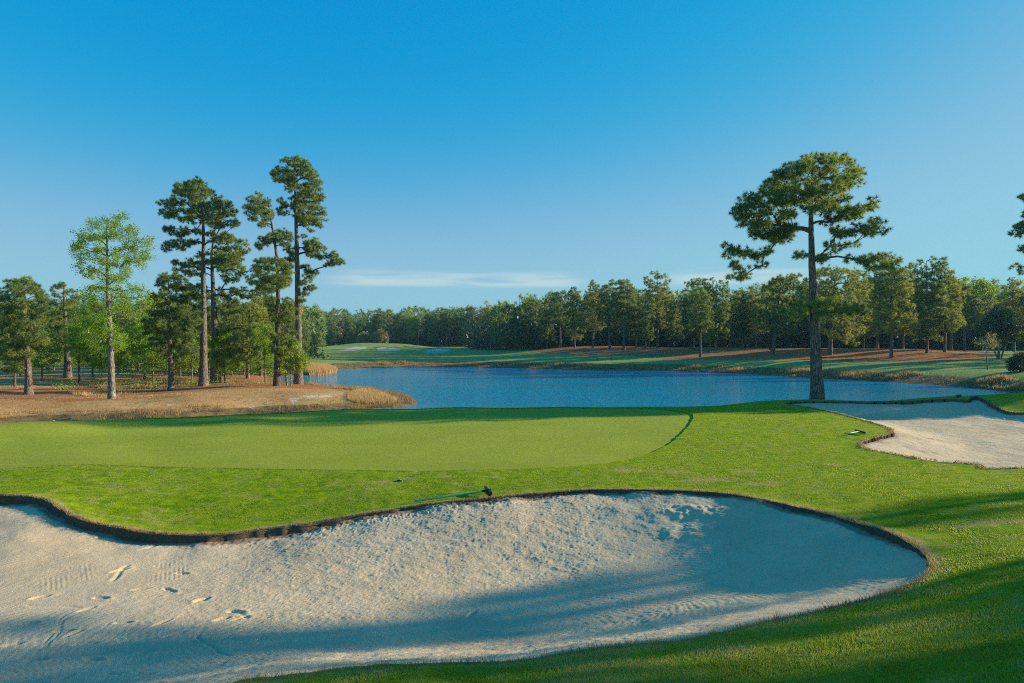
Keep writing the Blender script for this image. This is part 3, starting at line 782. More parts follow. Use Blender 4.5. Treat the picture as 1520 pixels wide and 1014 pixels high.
PK = dict(spacing=.56, layers=3.3, tufts=11, per=35, L=.22, w=.0125, rc=.33, flat=.58)
hero('pine_tree', 'tall lone pine with spreading umbrella crown at the left end of the right bunker', 'tree', (1213, 592),
     [[(1086, 300), (1100, 290), (1122, 292), (1125, 275), (1143, 264), (1145, 248), (1172, 241), (1185, 232), (1210, 227), (1245, 229), (1266, 232), (1270, 246), (1288, 258), (1284, 270), (1270, 285), (1268, 300), (1245, 310), (1215, 318), (1195, 320), (1160, 332), (1130, 338), (1094, 338), (1088, 318)],
      [(1102, 343), (1150, 341), (1192, 350), (1160, 361), (1120, 363)], [(1078, 358), (1110, 365), (1152, 371), (1140, 386), (1100, 386), (1074, 379)], [(1071, 388), (1110, 389), (1140, 393), (1112, 404), (1080, 398)],
      [(1080, 408), (1105, 405), (1120, 398), (1110, 412), (1095, 421), (1083, 418)],
      [(1216, 320), (1262, 310), (1300, 296), (1311, 302), (1302, 318), (1250, 331), (1216, 335)], [(1220, 342), (1270, 332), (1309, 321), (1320, 345), (1302, 352), (1260, 350), (1225, 356)], [(1222, 365), (1260, 358), (1294, 357), (1264, 370), (1232, 375)],
      [(1248, 380), (1275, 382), (1290, 377), (1310, 374), (1325, 382), (1335, 392), (1328, 403), (1300, 404), (1272, 395)],
      [(1214, 296), (1256, 300), (1262, 318), (1214, 322)], [(1108, 330), (1160, 328), (1190, 336), (1170, 352), (1112, 352)], [(1150, 454), (1200, 442), (1258, 443), (1288, 453), (1258, 468), (1200, 474), (1152, 468)], [(1180, 372), (1196, 370), (1196, 382), (1182, 384)], [(1212, 378), (1228, 380), (1226, 388), (1212, 390)]],
     [(1213, 592), (1209, 480), (1206, 400), (1205, 330), (1208, 240)], 'needle', 'bark', Y=34.5, seed=11, trunk_r=.30, flare=1.3, rise=.12, zlow=4.6, r0=.014, **{**PK, 'layers': 3.7, 'tufts': 12, 'rc': .34, 'per': 30, 'flat': .62})
hero('pine_tree', 'tall slender pine with dark airy crown, left of the tallest left pine on pine straw', 'tree', (302, 573),
     [[(235, 300), (242, 293), (252, 291), (263, 270), (275, 269), (288, 264), (303, 265), (313, 273), (323, 286), (329, 298), (344, 300), (355, 312), (350, 325), (357, 334), (345, 343), (325, 342), (300, 335), (270, 330), (240, 322)],
      [(240, 333), (270, 336), (298, 338), (296, 352), (262, 352), (242, 345)], [(240, 362), (265, 352), (295, 358), (285, 371), (262, 370), (248, 377), (238, 374)], [(310, 372), (350, 366), (360, 390), (330, 401), (307, 392)], [(308, 342), (340, 345), (352, 352), (335, 360), (312, 360)]],
     [(302, 573), (302, 480), (301, 400), (301, 330), (296, 270)], 'needle', 'bark', Y=51.4, seed=12, trunk_r=.30, rise=.3, r0=.018, **PK)
hero('pine_tree', 'stout pine with low wide branches, just right of and behind the slender left pine', 'tree', (320, 560),
     [[(244, 404), (258, 385), (280, 380), (310, 370), (312, 392), (300, 412), (270, 410), (246, 410)], [(318, 352), (335, 346), (360, 350), (373, 365), (364, 385), (368, 400), (358, 418), (338, 426), (318, 415)], [(270, 420), (300, 416), (312, 430), (300, 445), (278, 442)], [(325, 428), (368, 425), (384, 440), (370, 463), (340, 472), (322, 465)],
      [(335, 470), (378, 468), (384, 498), (350, 512), (328, 500)], [(285, 460), (310, 455), (312, 480), (290, 485)], [(380, 396), (406, 392), (410, 428), (388, 438)], [(332, 506), (384, 505), (390, 534), (342, 538)]],
     [(320, 560), (319, 500), (316, 430), (314, 380), (318, 350)], 'needle', 'bark', Y=57, seed=13, trunk_r=.37, rise=.1, r0=.018, **{**PK, 'spacing': .7})
hero('pine_tree', 'thin dark pine with forked top, immediately left of the tallest left pine', 'tree', (411, 575),
     [[(362, 300), (372, 289), (384, 281), (389, 293), (404, 296), (408, 310), (404, 328), (390, 338), (372, 333), (366, 320), (360, 308)], [(376, 352), (395, 346), (420, 340), (438, 347), (438, 363), (420, 367), (400, 364), (380, 369)],
      [(372, 386), (400, 378), (430, 388), (438, 400), (430, 424), (400, 438), (376, 429), (364, 410)], [(395, 442), (432, 440), (445, 468), (430, 486), (402, 474)], [(396, 495), (440, 490), (446, 520), (404, 525)]],
     [(411, 575), (412, 480), (413, 420), (411, 375), (398, 292)], 'needle', 'bark_dark', Y=49.5, seed=14, trunk_r=.24, rise=.25, r0=.016, **PK)
hero('pine_tree', 'tallest left pine with narrow layered crown, nearest the pond inlet', 'tree', (443, 570),
     [[(402, 262), (403, 249), (415, 246), (421, 236), (435, 229), (449, 236), (466, 241), (471, 262), (480, 270), (478, 288), (486, 298), (478, 312), (486, 322), (476, 345), (455, 348), (445, 330), (432, 318), (430, 290), (415, 275)], [(410, 292), (428, 296), (430, 318), (416, 322), (410, 308)],
      [(446, 346), (474, 352), (484, 372), (480, 385), (462, 388), (450, 372)], [(484, 374), (500, 364), (504, 378), (512, 390), (495, 399), (480, 396)], [(450, 392), (475, 398), (470, 413), (456, 423), (449, 408)], [(441, 445), (452, 444), (451, 452), (443, 452)], [(422, 358), (440, 360), (440, 396), (424, 390)], [(446, 416), (468, 424), (462, 444), (446, 440)]],
     [(443, 570), (443, 480), (442, 400), (440, 320), (437, 235)], 'needle', 'bark', Y=54.5, seed=15, trunk_r=.32, rise=.25, r0=.018, **PK)
hero('deciduous_tree', 'airy tree with bright spring green leaves and pale trunk at the bank edge', 'tree', (166, 592),
     [[(104, 345), (125, 331), (135, 321), (160, 317), (190, 319), (200, 332), (214, 345), (230, 362), (228, 385), (214, 400), (203, 414), (185, 420), (150, 424), (130, 414), (112, 400), (104, 375)],
      [(120, 422), (160, 425), (200, 420), (226, 436), (232, 462), (205, 474), (170, 480), (140, 465), (118, 440)], [(120, 490), (160, 480), (195, 490), (190, 515), (160, 528), (125, 520)]],
     [(166, 592), (165, 530), (163, 470), (160, 420), (158, 370), (157, 325)], 'spring', 'bark_pale', seed=16, leaf='leaf', trunk_r=.19, rise=.75, spacing=.52, layers=1.9, tufts=10, per=16, rc=.36, leaf_size=.075, r0=.012, twig=.004, flare=1.25)
hero('young_tree', 'small bright green leafy tree with thin stem, left of the pale trunked spring tree', 'tree', (118, 569),
     [[(95, 472), (120, 455), (142, 460), (158, 480), (175, 498), (172, 528), (140, 540), (100, 530)]],
     [(118, 569), (117, 530), (122, 490), (124, 460)], 'spring', 'bark_dark', seed=17, leaf='leaf', trunk_r=.08, rise=.5, spacing=.5, layers=2.4, tufts=9, per=18, rc=.36, leaf_size=.08, r0=.009)
hero('young_tree', 'small bright green leafy tree right of the pale trunked spring tree, low crown', 'tree', (215, 549),
     [[(188, 490), (215, 478), (240, 484), (246, 505), (232, 525), (200, 530), (180, 515)]],
     [(215, 549), (215, 520), (214, 482)], 'spring', 'bark_dark', Y=62, seed=18, leaf='leaf', trunk_r=.1, rise=.5, spacing=.6, layers=2.2, tufts=9, per=18, rc=.42, leaf_size=.10, r0=.01)
hero('pine_tree', 'bushy medium pine at the far left edge, nearest the dry bank', 'tree', (43, 586),
     [[(-14, 470), (0, 422), (15, 413), (30, 406), (45, 412), (60, 418), (69, 440), (66, 470), (72, 500), (60, 528), (30, 538), (0, 533)]],
     [(43, 586), (41, 540), (38, 500), (37, 412)], 'needle', 'bark', seed=19, trunk_r=.22, rise=.3, **{**PK, 'layers': 2.9})
hero('pine_tree', 'medium pine with thick short trunk, second from the left edge behind the young green tree', 'tree', (101, 561),
     [[(72, 432), (80, 419), (95, 415), (112, 420), (122, 440), (117, 470), (124, 505), (112, 530), (82, 530), (64, 500), (68, 460)]],
     [(101, 561), (98, 500), (96, 418)], 'needle', 'bark', seed=20, trunk_r=.3, rise=.3, **{**PK, 'spacing': .7, 'layers': 2.6})
hero('pine_tree', 'full medium pine right of the pale trunked spring tree with reddish trunk', 'tree', (254, 580),
     [[(222, 430), (240, 406), (254, 396), (275, 412), (295, 426), (300, 460), (298, 498), (290, 526), (255, 538), (226, 523), (212, 480)]],
     [(254, 580), (252, 500), (250, 400)], 'needle', 'bark', seed=21, trunk_r=.19, rise=.3, **{**PK, 'layers': 2.7})
hero('pine_tree', 'bushy bright green pine between the stout pine and the thin dark pine', 'tree', (368, 562),
     [[(335, 462), (360, 446), (385, 441), (400, 460), (405, 500), (398, 530), (370, 544), (347, 534), (335, 500)]],
     [(368, 562), (368, 500), (372, 446)], 'needle_sunlit', 'bark', seed=22, trunk_r=.17, rise=.3, **{**PK, 'layers': 2.4})
hero('bushy_tree', 'small twin stemmed tree with dense glossy leaves in front of the tallest left pine', 'tree', (426, 573),
     [[(410, 520), (420, 505), (436, 500), (456, 520), (460, 545), (442, 557), (412, 550)]],
     [(426, 573), (427, 540), (432, 505)], 'bushy', 'bark_pale', seed=23, leaf='leaf', trunk_r=.055, rise=.6, spacing=.42, layers=2.6, tufts=9, per=9, rc=.3, leaf_size=.11, r0=.008, extra_trunks=[[(.22, .1, -.2, .055), (.24, .1, .6, .05), (.2, .05, 1.5, .04), (.3, 0, 2.6, .02)]])
hero('bare_sapling', 'bare leafless sapling with pale grey twigs behind the twin stemmed leafy tree', 'tree', (424, 566),
     [[(415, 478), (432, 466), (445, 490), (442, 525), (418, 525), (408, 500)]],
     [(424, 566), (427, 520), (430, 468)], 'hazel', 'bark_pale', Y=60, seed=24, leaf='leaf', trunk_r=.07, rise=.9, spacing=.55, layers=1.6, tufts=12, per=3, rc=.5, leaf_size=.03, r0=.012, twig=.009, crown_name='twig_tips')
hero('pine_tree', 'sunlit golden green pine across the pond, left of the tall lone pine trunk', 'tree', (1147, 525),
     [[(1122, 440), (1135, 420), (1152, 410), (1175, 402), (1195, 408), (1202, 430), (1197, 478), (1180, 496), (1150, 503), (1126, 490), (1112, 465)]],
     [(1147, 525), (1152, 480), (1160, 405)], 'needle', 'bark', seed=25, trunk_r=.28, rise=.2, spacing=1.0, layers=2.6, tufts=11, per=28, L=.36, w=.024, rc=.55, r0=.02, extra_trunks=[[(.3, 0, -.1, .12), (-1.2, .3, 1.6, .1), (-3.2, .6, 3.4, .05)]])
hero('pine_tree', 'broad sunlit golden green pine across the pond, right of the tall lone pine trunk', 'tree', (1232, 527),
     [[(1190, 412), (1220, 391), (1258, 393), (1290, 406), (1304, 432), (1302, 455), (1290, 488), (1272, 514), (1255, 510), (1225, 498), (1195, 470), (1180, 440)]],
     [(1232, 527), (1234, 470), (1240, 395)], 'needle_sunlit', 'bark', seed=26, trunk_r=.3, rise=.2, spacing=1.0, layers=2.6, tufts=11, per=28, L=.36, w=.024, rc=.55, r0=.02)
hero('young_tree', 'thin sparse young tree standing on the far bank near the right edge', 'tree', (1466, 549),
     [[(1447, 512), (1455, 497), (1474, 492), (1487, 504), (1482, 520), (1458, 522)]],
     [(1466, 549), (1464, 525), (1468, 495)], 'hazel', 'bark_pale', seed=27, leaf='leaf', trunk_r=.06, rise=.6, spacing=.5, layers=1.7, tufts=7, per=6, rc=.4, leaf_size=.11, r0=.009)
hero('round_tree', 'dark dense rounded tree with several stems behind the sparse sapling', 'tree', (1483, 533),
     [[(1452, 490), (1465, 466), (1480, 456), (1500, 465), (1512, 490), (1505, 504), (1470, 503)]],
     [(1483, 533), (1482, 510), (1481, 462)], 'dark', 'bark_pale', seed=28, leaf='leaf', trunk_r=.14, rise=.5, spacing=.75, layers=3.6, tufts=12, per=10, rc=.6, leaf_size=.2, r0=.016, extra_trunks=[[(.2, 0, -.1, .1), (.6, .1, 1., .09), (1.2, .2, 2.4, .06)], [(-.1, 0, -.1, .1), (-.5, .1, 1., .09), (-1., .2, 2.4, .06)]])
hero('shrub', 'low dense dark green shrub at the right edge of the far bank', 'shrub', (1514, 552),
     [[(1495, 540), (1500, 529), (1513, 523), (1530, 524), (1538, 535), (1536, 550), (1497, 550)]],
     [(1514, 552), (1514, 546), (1514, 528)], 'dark', 'bark_dark', seed=29, leaf='leaf', trunk_r=.06, rise=.3, spacing=.36, layers=4.5, tufts=10, per=10, rc=.3, leaf_size=.1, r0=.008, zlow=.1)
hero('pine_tree', 'large pine cut off by the right edge, only its left limbs in view', 'tree', (1560, 575),
     [[(1495, 335), (1510, 322), (1530, 300), (1545, 285), (1580, 270), (1620, 290), (1640, 330), (1600, 345), (1550, 345), (1515, 352), (1500, 348)], [(1494, 400), (1510, 392), (1540, 385), (1590, 380), (1630, 390), (1610, 410), (1550, 412), (1515, 410)], [(1510, 300), (1525, 280), (1545, 285), (1530, 305)], [(1500, 372), (1520, 362), (1550, 365), (1530, 378)]],
     [(1560, 575), (1562, 480), (1565, 400), (1570, 270)], 'needle', 'bark', Y=44, seed=30, trunk_r=.32, rise=.2, r0=.017, **PK)
for k, (u, v, r_, l) in enumerate([(540, 512.5, 11, 'left'), (564, 512.5, 13, 'right')]):
    hero('flowering_bush', f'rounded pale yellow green bush before the far wood, {l} of the pair', 'bush', (u, v),
         [[(u - r_, v - 6), (u - r_ * .8, v - 16), (u - r_ * .2, v - 21 - k * 3), (u + r_ * .6, v - 18 - k * 3), (u + r_, v - 8), (u + r_ * .6, v - 1), (u - r_ * .7, v - 1)]],
         [(u, v), (u, v - 6), (u, v - 18)], 'hazel', 'bark_pale', Y=206, group='pair of pale bushes', seed=31 + k, leaf='leaf', trunk_r=.15, rise=.4, spacing=.9, layers=3, tufts=10, per=9, rc=.7, leaf_size=.32, r0=.02, zlow=.3)

# ------------------------------------------------------------------ repeated trees further off: a few of each kind, copied
def lobe_profile(H, zb, R, r, kind):
    zs = np.linspace(zb, H, 9); tt = (zs - zb) / (H - zb)
    if kind == 'pine': pr = R * (np.sin(np.clip(tt * .92 + .1, 0, 1) * math.pi) ** .65) * (1 - .35 * tt)
    else: pr = R * np.sqrt(np.clip(1 - (2 * tt - .95) ** 2, .05, 1))
    a = [(pr[i] * r.uniform(.75, 1.15), zs[i]) for i in range(9)]; b = [(-pr[i] * r.uniform(.75, 1.15), zs[i]) for i in range(8, -1, -1)]
    return a + b

PROTO = {}
def proto(key, H, zb, R, seed, kind, mat, bark, trunk_r, **kw):
    r = np.random.default_rng(seed)
    sp = dict(trunk=[(0, 0), (r.normal(0, .12), H * .35), (r.normal(0, .2), H * .7), (r.normal(0, .2), H)], lobes=[lobe_profile(H, zb, R, r, 'pine' if kind == 'pine' else 'leaf')])
    gt, gc = make_tree(sp, key, seed, leaf=kind, trunk_r=trunk_r, **kw)
    PROTO[key] = (gt, gc, mat, bark, H, kind)

FK = dict(spacing=.95, layers=3.3, tufts=10, per=26, L=.38, w=.027, rc=.54, r0=.022, twig=.012, rise=.25)
for i in range(6):
    proto(f'p{i}', 14, [2.6, 4.6, 2.0, 3.6, 5.4, 2.4][i], [3.0, 3.2, 2.8, 3.3, 3.1, 2.7][i], 100 + i, 'pine', ['needle_far', 'needle', 'needle_far', 'needle_sunlit', 'needle_far', 'needle'][i], 'bark', [.2, .24, .19, .23, .25, .18][i], **FK)
for i in range(3):
    proto(f'l{i}', 11, [2.5, 3.5, 2.0][i], [3.0, 2.6, 3.2][i], 120 + i, 'leaf', ['bushy', 'hazel', 'spring'][i], 'bark_pale', .17, spacing=1.0, layers=2.2, tufts=9, per=8, rc=.7, leaf_size=.26, r0=.018, twig=.008, rise=.5)
proto('bare', 12, 5, 2.2, 131, 'leaf', 'hazel', 'bark_pale', .17, spacing=1.0, layers=2.0, tufts=6, per=2, rc=.8, leaf_size=.1, r0=.022, twig=.014, rise=.7)
proto('high', 20, 10.5, 2.3, 140, 'pine', 'needle_far', 'bark', .24, **{**FK, 'layers': .85, 'rc': .55})
proto('thin', 18, 8.5, 1.2, 141, 'pine', 'needle_far', 'bark', .16, **{**FK, 'layers': 1.2, 'rc': .5})
_first = {}
def place(key, X, Y, H, rot, label, group=None, dz=0):
    gt, gc, mat, bark, H0, kind = PROTO[key]
    z = float(zt(X, Y)[0]) - .02 + dz
    name = 'pine_tree' if kind == 'pine' else ('bare_tree' if key == 'bare' else 'leafy_tree')
    e = empty(name, (X, Y, z)); e.rotation_euler = (0, 0, rot); e.scale = (H / H0 * 1.0,) * 3
    tag(e, label, 'tree', group)
    if key not in _first:
        a = gt.build('trunk', M[bark], e); b = gc.build('crown', M[mat], e, smooth=False); _first[key] = (a, b)
    else:
        for src in _first[key]:
            c = src.copy(); COL.objects.link(c); c.parent = e
    return e

ORD = ['first', 'second', 'third', 'fourth', 'fifth', 'sixth', 'seventh', 'eighth', 'ninth', 'tenth', 'eleventh', 'twelfth', 'thirteenth', 'fourteenth', 'fifteenth', 'sixteenth', 'seventeenth', 'eighteenth', 'nineteenth', 'twentieth']
def row(items, fmt, group, seed):
    r = np.random.default_rng(seed); items = sorted(items)
    for k, (u, Y, vt, key) in enumerate(items):
        X = (u - CU) / K * Y; zb = float(zt(X, Y)[0]); H = EYE - (vt - CV) / K * Y - zb
        place(key, X, Y, H, r.uniform(0, 6.28), fmt.format(ORD[k]), group)

row([(768, 150, 453, 'p0'), (790, 146, 441, 'p1'), (812, 140, 446, 'p5'), (832, 138, 429, 'p4'), (853, 133, 425, 'p2'), (880, 131, 418, 'p3'), (905, 127, 415, 'p1'), (926, 120, 411, 'p4'), (944, 128, 426, 'p2'), (958, 121, 440, 'p0'), (976, 124, 404, 'p3'),
     (1001, 119, 432, 'p5'), (1030, 113, 411, 'p0'), (1040, 102, 430, 'p4'), (1063, 108, 411, 'p2'), (1085, 116, 434, 'p1'), (1101, 111, 424, 'p5'), (1122, 110, 432, 'p3')],
    'dark pine on the red pine straw rise across the pond, {} from the left', 'pines on the middle rise', 61)
row([(1282, 106, 408, 'p5'), (1302, 103, 398, 'p1'), (1323, 85, 377, 'p3'), (1340, 105, 394, 'p0'), (1376, 88, 379, 'p2'), (1402, 89, 396, 'p3'), (1412, 104, 408, 'p4'), (1432, 102, 420, 'p1'), (1505, 104, 414, 'p3'), (1526, 98, 424, 'p5')],
    'shady pine on the right hand pine straw mound, {} from the left', 'pines on the right mound', 62)
row([(1445, 124, 414, 'l2'), (1478, 126, 418, 'l0'), (1463, 112, 445, 'l1')], 'leafy light green tree behind the right hand pines, {} from the left', 'leafy trees at the right', 63)
row([(-30, 62, 425, 'p2'), (22, 51, 446, 'p5'), (62, 84, 432, 'p0'), (140, 88, 452, 'p3'), (182, 96, 450, 'p1'), (232, 80, 432, 'p2'), (276, 90, 420, 'p4'), (296, 74, 440, 'p5'), (313, 76, 430, 'p0'), (333, 84, 432, 'p3'), (362, 74, 450, 'p5'), (387, 70, 425, 'p1'), (400, 84, 440, 'p4'), (428, 78, 452, 'p2'), (445, 100, 466, 'p0')],
    'pine standing back among the left hand trees, {} of that row from the left', 'pines behind the left group', 64)
row([(148, 70, 490, 'l0'), (205, 76, 478, 'l2'), (268, 66, 500, 'l0'), (350, 92, 470, 'l2'), (80, 75, 480, 'l0'), (30, 66, 492, 'l2'), (310, 70, 498, 'l0'), (390, 78, 492, 'l2'), (175, 68, 500, 'l0'), (345, 66, 505, 'l2'), (228, 58, 474, 'l2'), (285, 60, 478, 'l0'), (394, 58, 484, 'l2'), (138, 60, 472, 'l2'), (62, 58, 486, 'l0'), (334, 57, 490, 'l2')], 'leafy green tree in the gaps between the left hand pines, {} from the left', 'leafy trees in the left group', 65)
r = np.random.default_rng(66)
kk = ['p1', 'l0', 'p5', 'bare', 'p0', 'l1', 'p3', 'p2', 'l0', 'p4', 'bare', 'p5', 'p1', 'l1', 'p0', 'p2', 'l0', 'p3', 'bare', 'p4', 'p5', 'l1']
for k, u in enumerate(np.linspace(456, 762, 34)):
    u += r.uniform(-4, 4); Y = r.uniform(216, 236); X = (u - CU) / K * Y; vt = np.interp(u, [450, 520, 600, 680, 730, 765], [464, 466, 461, 459, 454, 450]) + r.uniform(-5, 5)
    place(kk[k % len(kk)], X, Y, EYE - (vt - CV) / K * Y - float(zt(X, Y)[0]), r.uniform(0, 6.28), 'tree in the dense wood beyond the distant fairway', 'front trees of the far wood')
# pines standing just outside the picture on the right; their shadows cross the bunker and the foreground
for k, (X, Y, H, key, what) in enumerate([(35, 18.2, 16, 'high', 'high crowned'), (37, 15.4, 17, 'thin', 'slim nearer'), (34, 11.8, 15, 'p5', 'broad'), (25, 7.4, 14, 'high', 'airy'), (38, 11.0, 16, 'high', 'tall'), (20, 4.3, 13, 'thin', 'short'), (46, 14.4, 17, 'high', 'airy far'), (47, 20.4, 18, 'high', 'lofty far'), (41, 39.0, 15, 'p3', 'pond side'), (50, 40.6, 14, 'p1', 'second pond side'), (45, 39.2, 19.5, 'thin', 'slim pond side')]):
    place(key, X, Y, H, k * 1.3, f'{what} pine just right of the view whose shadow falls on the foreground')

# the far-off wood that reads as one mass
def woodland():
    r = np.random.default_rng(70); g = Geo(); tr = Geo(); cnt = 0
    spots = []
    for u0, u1, Y0, Y1, n, vt0, vt1 in [(430, 800, 232, 290, 150, 466, 455), (740, 1140, 150, 200, 90, 440, 425), (1140, 1700, 118, 170, 110, 420, 420), (-260, 470, 112, 170, 140, 452, 448), (1560, 2300, 70, 120, 40, 400, 380)]:
        for _ in range(n):
            u = r.uniform(u0, u1); Y = r.uniform(Y0, Y1)
            vt = np.interp(u, [u0, u1], [vt0, vt1]) + r.uniform(-7, 14)
            Xq = (u - CU) / K * Y; pq = -.242 * Xq + .97 * Y
            if 56 < Xq < 150 and 71 < pq < 90 and u > 1330: continue
            spots.append((u, Y, vt))
    for u, Y, vt in spots:
        X = (u - CU) / K * Y; z = float(zt(X, Y)[0]); H = max(EYE - (vt - CV) / K * Y - z, 7)
        n = 46; t = r.uniform(0, 1, n) ** .8; R = .24 * H * np.sin(np.clip(t * .85 + .15, 0, 1) * math.pi) ** .6
        a = r.uniform(0, 6.28, n); q_ = np.sqrt(r.uniform(.2, 1, n)) * R
        C = np.stack([X + np.cos(a) * q_, Y + np.sin(a) * q_, z + H * (.12 + .86 * t)], -1)
        base = r.uniform(.1, .9)
        needle_tufts(g, C, 1.15, 16, .085, r, .2, np.clip(base + r.normal(0, .2, n), 0, 1))
        tube(tr, [(X, Y, z - .3), (X + r.normal(0, .2), Y, z + H * .5), (X + r.normal(0, .3), Y, z + H * .93)], [.2, .15, .04], 5)
    V1, a1, _ = g.arrays(); V2, _, b2 = tr.arrays()
    tint = np.concatenate([np.concatenate(g.t), np.zeros(len(b2))])
    fm = np.concatenate([np.zeros(len(a1), int), np.ones(len(b2), int)])
    o = mesh_from('woodland', np.concatenate([V1, V2]), a1, b2 + len(V1), [M['needle_far'], M['bark_dark']], None, {'tint': ('FACE', tint)}, False, fm)
    tag(o, 'dense dark wood filling the background behind the standing trees', 'woodland', kind='stuff')
woodland()
# undergrowth closing the wood low down
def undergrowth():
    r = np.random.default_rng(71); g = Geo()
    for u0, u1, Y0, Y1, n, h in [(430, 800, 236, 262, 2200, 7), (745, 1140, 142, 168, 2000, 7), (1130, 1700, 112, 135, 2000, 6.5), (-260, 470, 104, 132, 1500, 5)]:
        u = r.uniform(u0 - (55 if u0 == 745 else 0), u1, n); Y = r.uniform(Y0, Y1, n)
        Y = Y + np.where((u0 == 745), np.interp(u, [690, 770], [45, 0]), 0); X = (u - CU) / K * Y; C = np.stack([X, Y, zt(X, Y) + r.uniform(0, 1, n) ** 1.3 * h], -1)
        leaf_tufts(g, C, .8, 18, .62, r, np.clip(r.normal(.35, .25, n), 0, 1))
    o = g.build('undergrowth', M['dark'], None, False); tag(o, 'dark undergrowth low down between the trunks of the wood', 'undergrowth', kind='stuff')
undergrowth()

# ------------------------------------------------------------------ grass, reeds, fringes
def blades(name, x, y, z, h, w, lean, mat, tint, r, dirv=None, mid=False):
    n = len(x); B = np.stack([x, y, z], -1)
    a = r.uniform(0, 2 * math.pi, n); S = np.stack([np.cos(a), np.sin(a), np.zeros(n)], -1) * w[:, None]
    b = r.uniform(0, 2 * math.pi, n); D = np.stack([np.cos(b), np.sin(b)], -1) * (lean * h)[:, None]
    if dirv is not None: D = D + dirv * h[:, None]
    tip = B + np.concatenate([D, h[:, None]], 1)
    if mid:
        md = B + np.concatenate([D * .35, h[:, None] * .62], 1)
        V = np.stack([B - S, B + S, md + S * .8, md - S * .8, tip], 1).reshape(-1, 3); i = np.arange(n)[:, None] * 5
        o = mesh_from(name, V, i + np.array([[3, 2, 4]]), i + np.array([[0, 1, 2, 3]]), [M[mat]], None, {'tint': ('FACE', np.concatenate([tint, tint]))}, False)
    else:
        V = np.stack([B - S, B + S, tip], 1).reshape(-1, 3)
        o = mesh_from(name, V, np.arange(3 * n).reshape(-1, 3), None, [M[mat]], None, {'tint': ('FACE', tint)}, False)
    return o

r = np.random.default_rng(81)
n = 620000
lr = r.uniform(math.log(2.9), math.log(33), n); tha = np.radians(r.uniform(-41, 41, n)); R_ = np.exp(lr)
x, y = np.sin(tha) * R_, np.cos(tha) * R_
ok = (s_bunker(x, y) < -.015) & (s_bunker2(x, y) < -.02) & (s_green(x, y) < -.02); x, y, R_ = x[ok], y[ok], R_[ok]
z = zt_coarse(x, y, .25); ok = z > -.62; x, y, z, R_ = x[ok], y[ok], z[ok], R_[ok]
d1 = -sdf_box(BUNKER, x, y, 3.); d2 = -sdf_box(BUNKER2, x, y, 3.)
pt = fbm(x * 1.6, y * 1.6, 83, 4); pl = fbm(x * .5, y * .9, 84, 3)
pd = fbm(x * 1.1, y * 3.0, 85, 4)
tint = .36 + .85 * pt + .15 * pl + r.normal(0, .10, len(x)) + .30 * sstep(.22, .36, pd) + .45 * sstep(.0, .3, pt - .5 * pl) * sstep(9, 5, R_) + .30 * (r.uniform(0, 1, len(x)) < .25) * sstep(8, 5, R_) + .55 * sstep(.5, .05, np.minimum(d1, d2)) * (1 + pt)
hh = r.uniform(.018, .04, len(x)) * (1 + .5 * pt) * np.interp(R_, [3, 7, 12, 30], [1.0, .8, .55, .5])
ww = np.interp(R_, [3, 8, 16, 33], [.0028, .0055, .010, .018]) * r.uniform(.7, 1.2, len(x))
o = blades('rough_grass', x, y, z - .004, hh, ww, .55, 'blade', np.clip(tint, 0, 1) * np.where(np.minimum(d1, d2) > .6, np.interp(R_, [6, 10], [1, .6]), 1), r); tag(o, 'short mown rough grass round the bunkers and green', 'grass', kind='stuff')

def along(poly, n, d0, d1, r):
    P = poly; Q = np.roll(P, -1, 0); L = np.linalg.norm(Q - P, axis=1); c = np.cumsum(L) / L.sum()
    k = np.searchsorted(c, r.uniform(0, 1, n)); t = r.uniform(0, 1, n)[:, None]; p = P[k] * (1 - t) + Q[k] * t
    e = (Q[k] - P[k]) / (L[k][:, None] + 1e-9); nrm = np.stack([-e[:, 1], e[:, 0]], -1)
    tst = sdf(poly, (p + nrm * .02)[:, 0], (p + nrm * .02)[:, 1]); nrm[tst < 0] *= -1       # inward
    return p - nrm * r.uniform(d0, d1, n)[:, None], nrm

def fringe(poly, n, sfun, name, label, hs, wd):
    p, inn = along(poly, n, -.10, .11, r); x, y = p[:, 0], p[:, 1]; s = sfun(x, y); ok = (s < -.004) & (s > -.13)
    x, y, inn, s = x[ok], y[ok], inn[ok], s[ok]; z = zt_coarse(x, y, .25) + .05 * np.exp(-(s / .35) ** 2) * sstep(8, 9.5, y)
    h = r.uniform(*hs, len(x)) * (.6 + .4 * sstep(-.2, 0, s)) * (1 + .6 * fbm(x * 3, y * 3, 91, 3)); t = r.uniform(0, 1, len(x)) * .7 + .35 * fbm(x * 1.3, y * 1.3, 92, 3) + .15
    o = blades(name, x, y, z - .01, h, wd * r.uniform(.7, 1.3, len(x)) * np.maximum(np.hypot(x, y) / 10, .6), .6, 'blade_dry', np.clip(t, 0, 1), r, inn * r.uniform(-.1, .7, len(x))[:, None])
    tag(o, label, 'grass', kind='stuff')
fringe(BUNKER, 42000, s_bunker, 'dry_grass', 'dry straw coloured grass fringe round the rim of the foreground bunker', (.02, .075), .005)
fringe(BUNKER2, 15000, s_bunker2, 'dry_grass', 'dry straw coloured grass fringe round the rim of the right bunker', (.02, .06), .007)

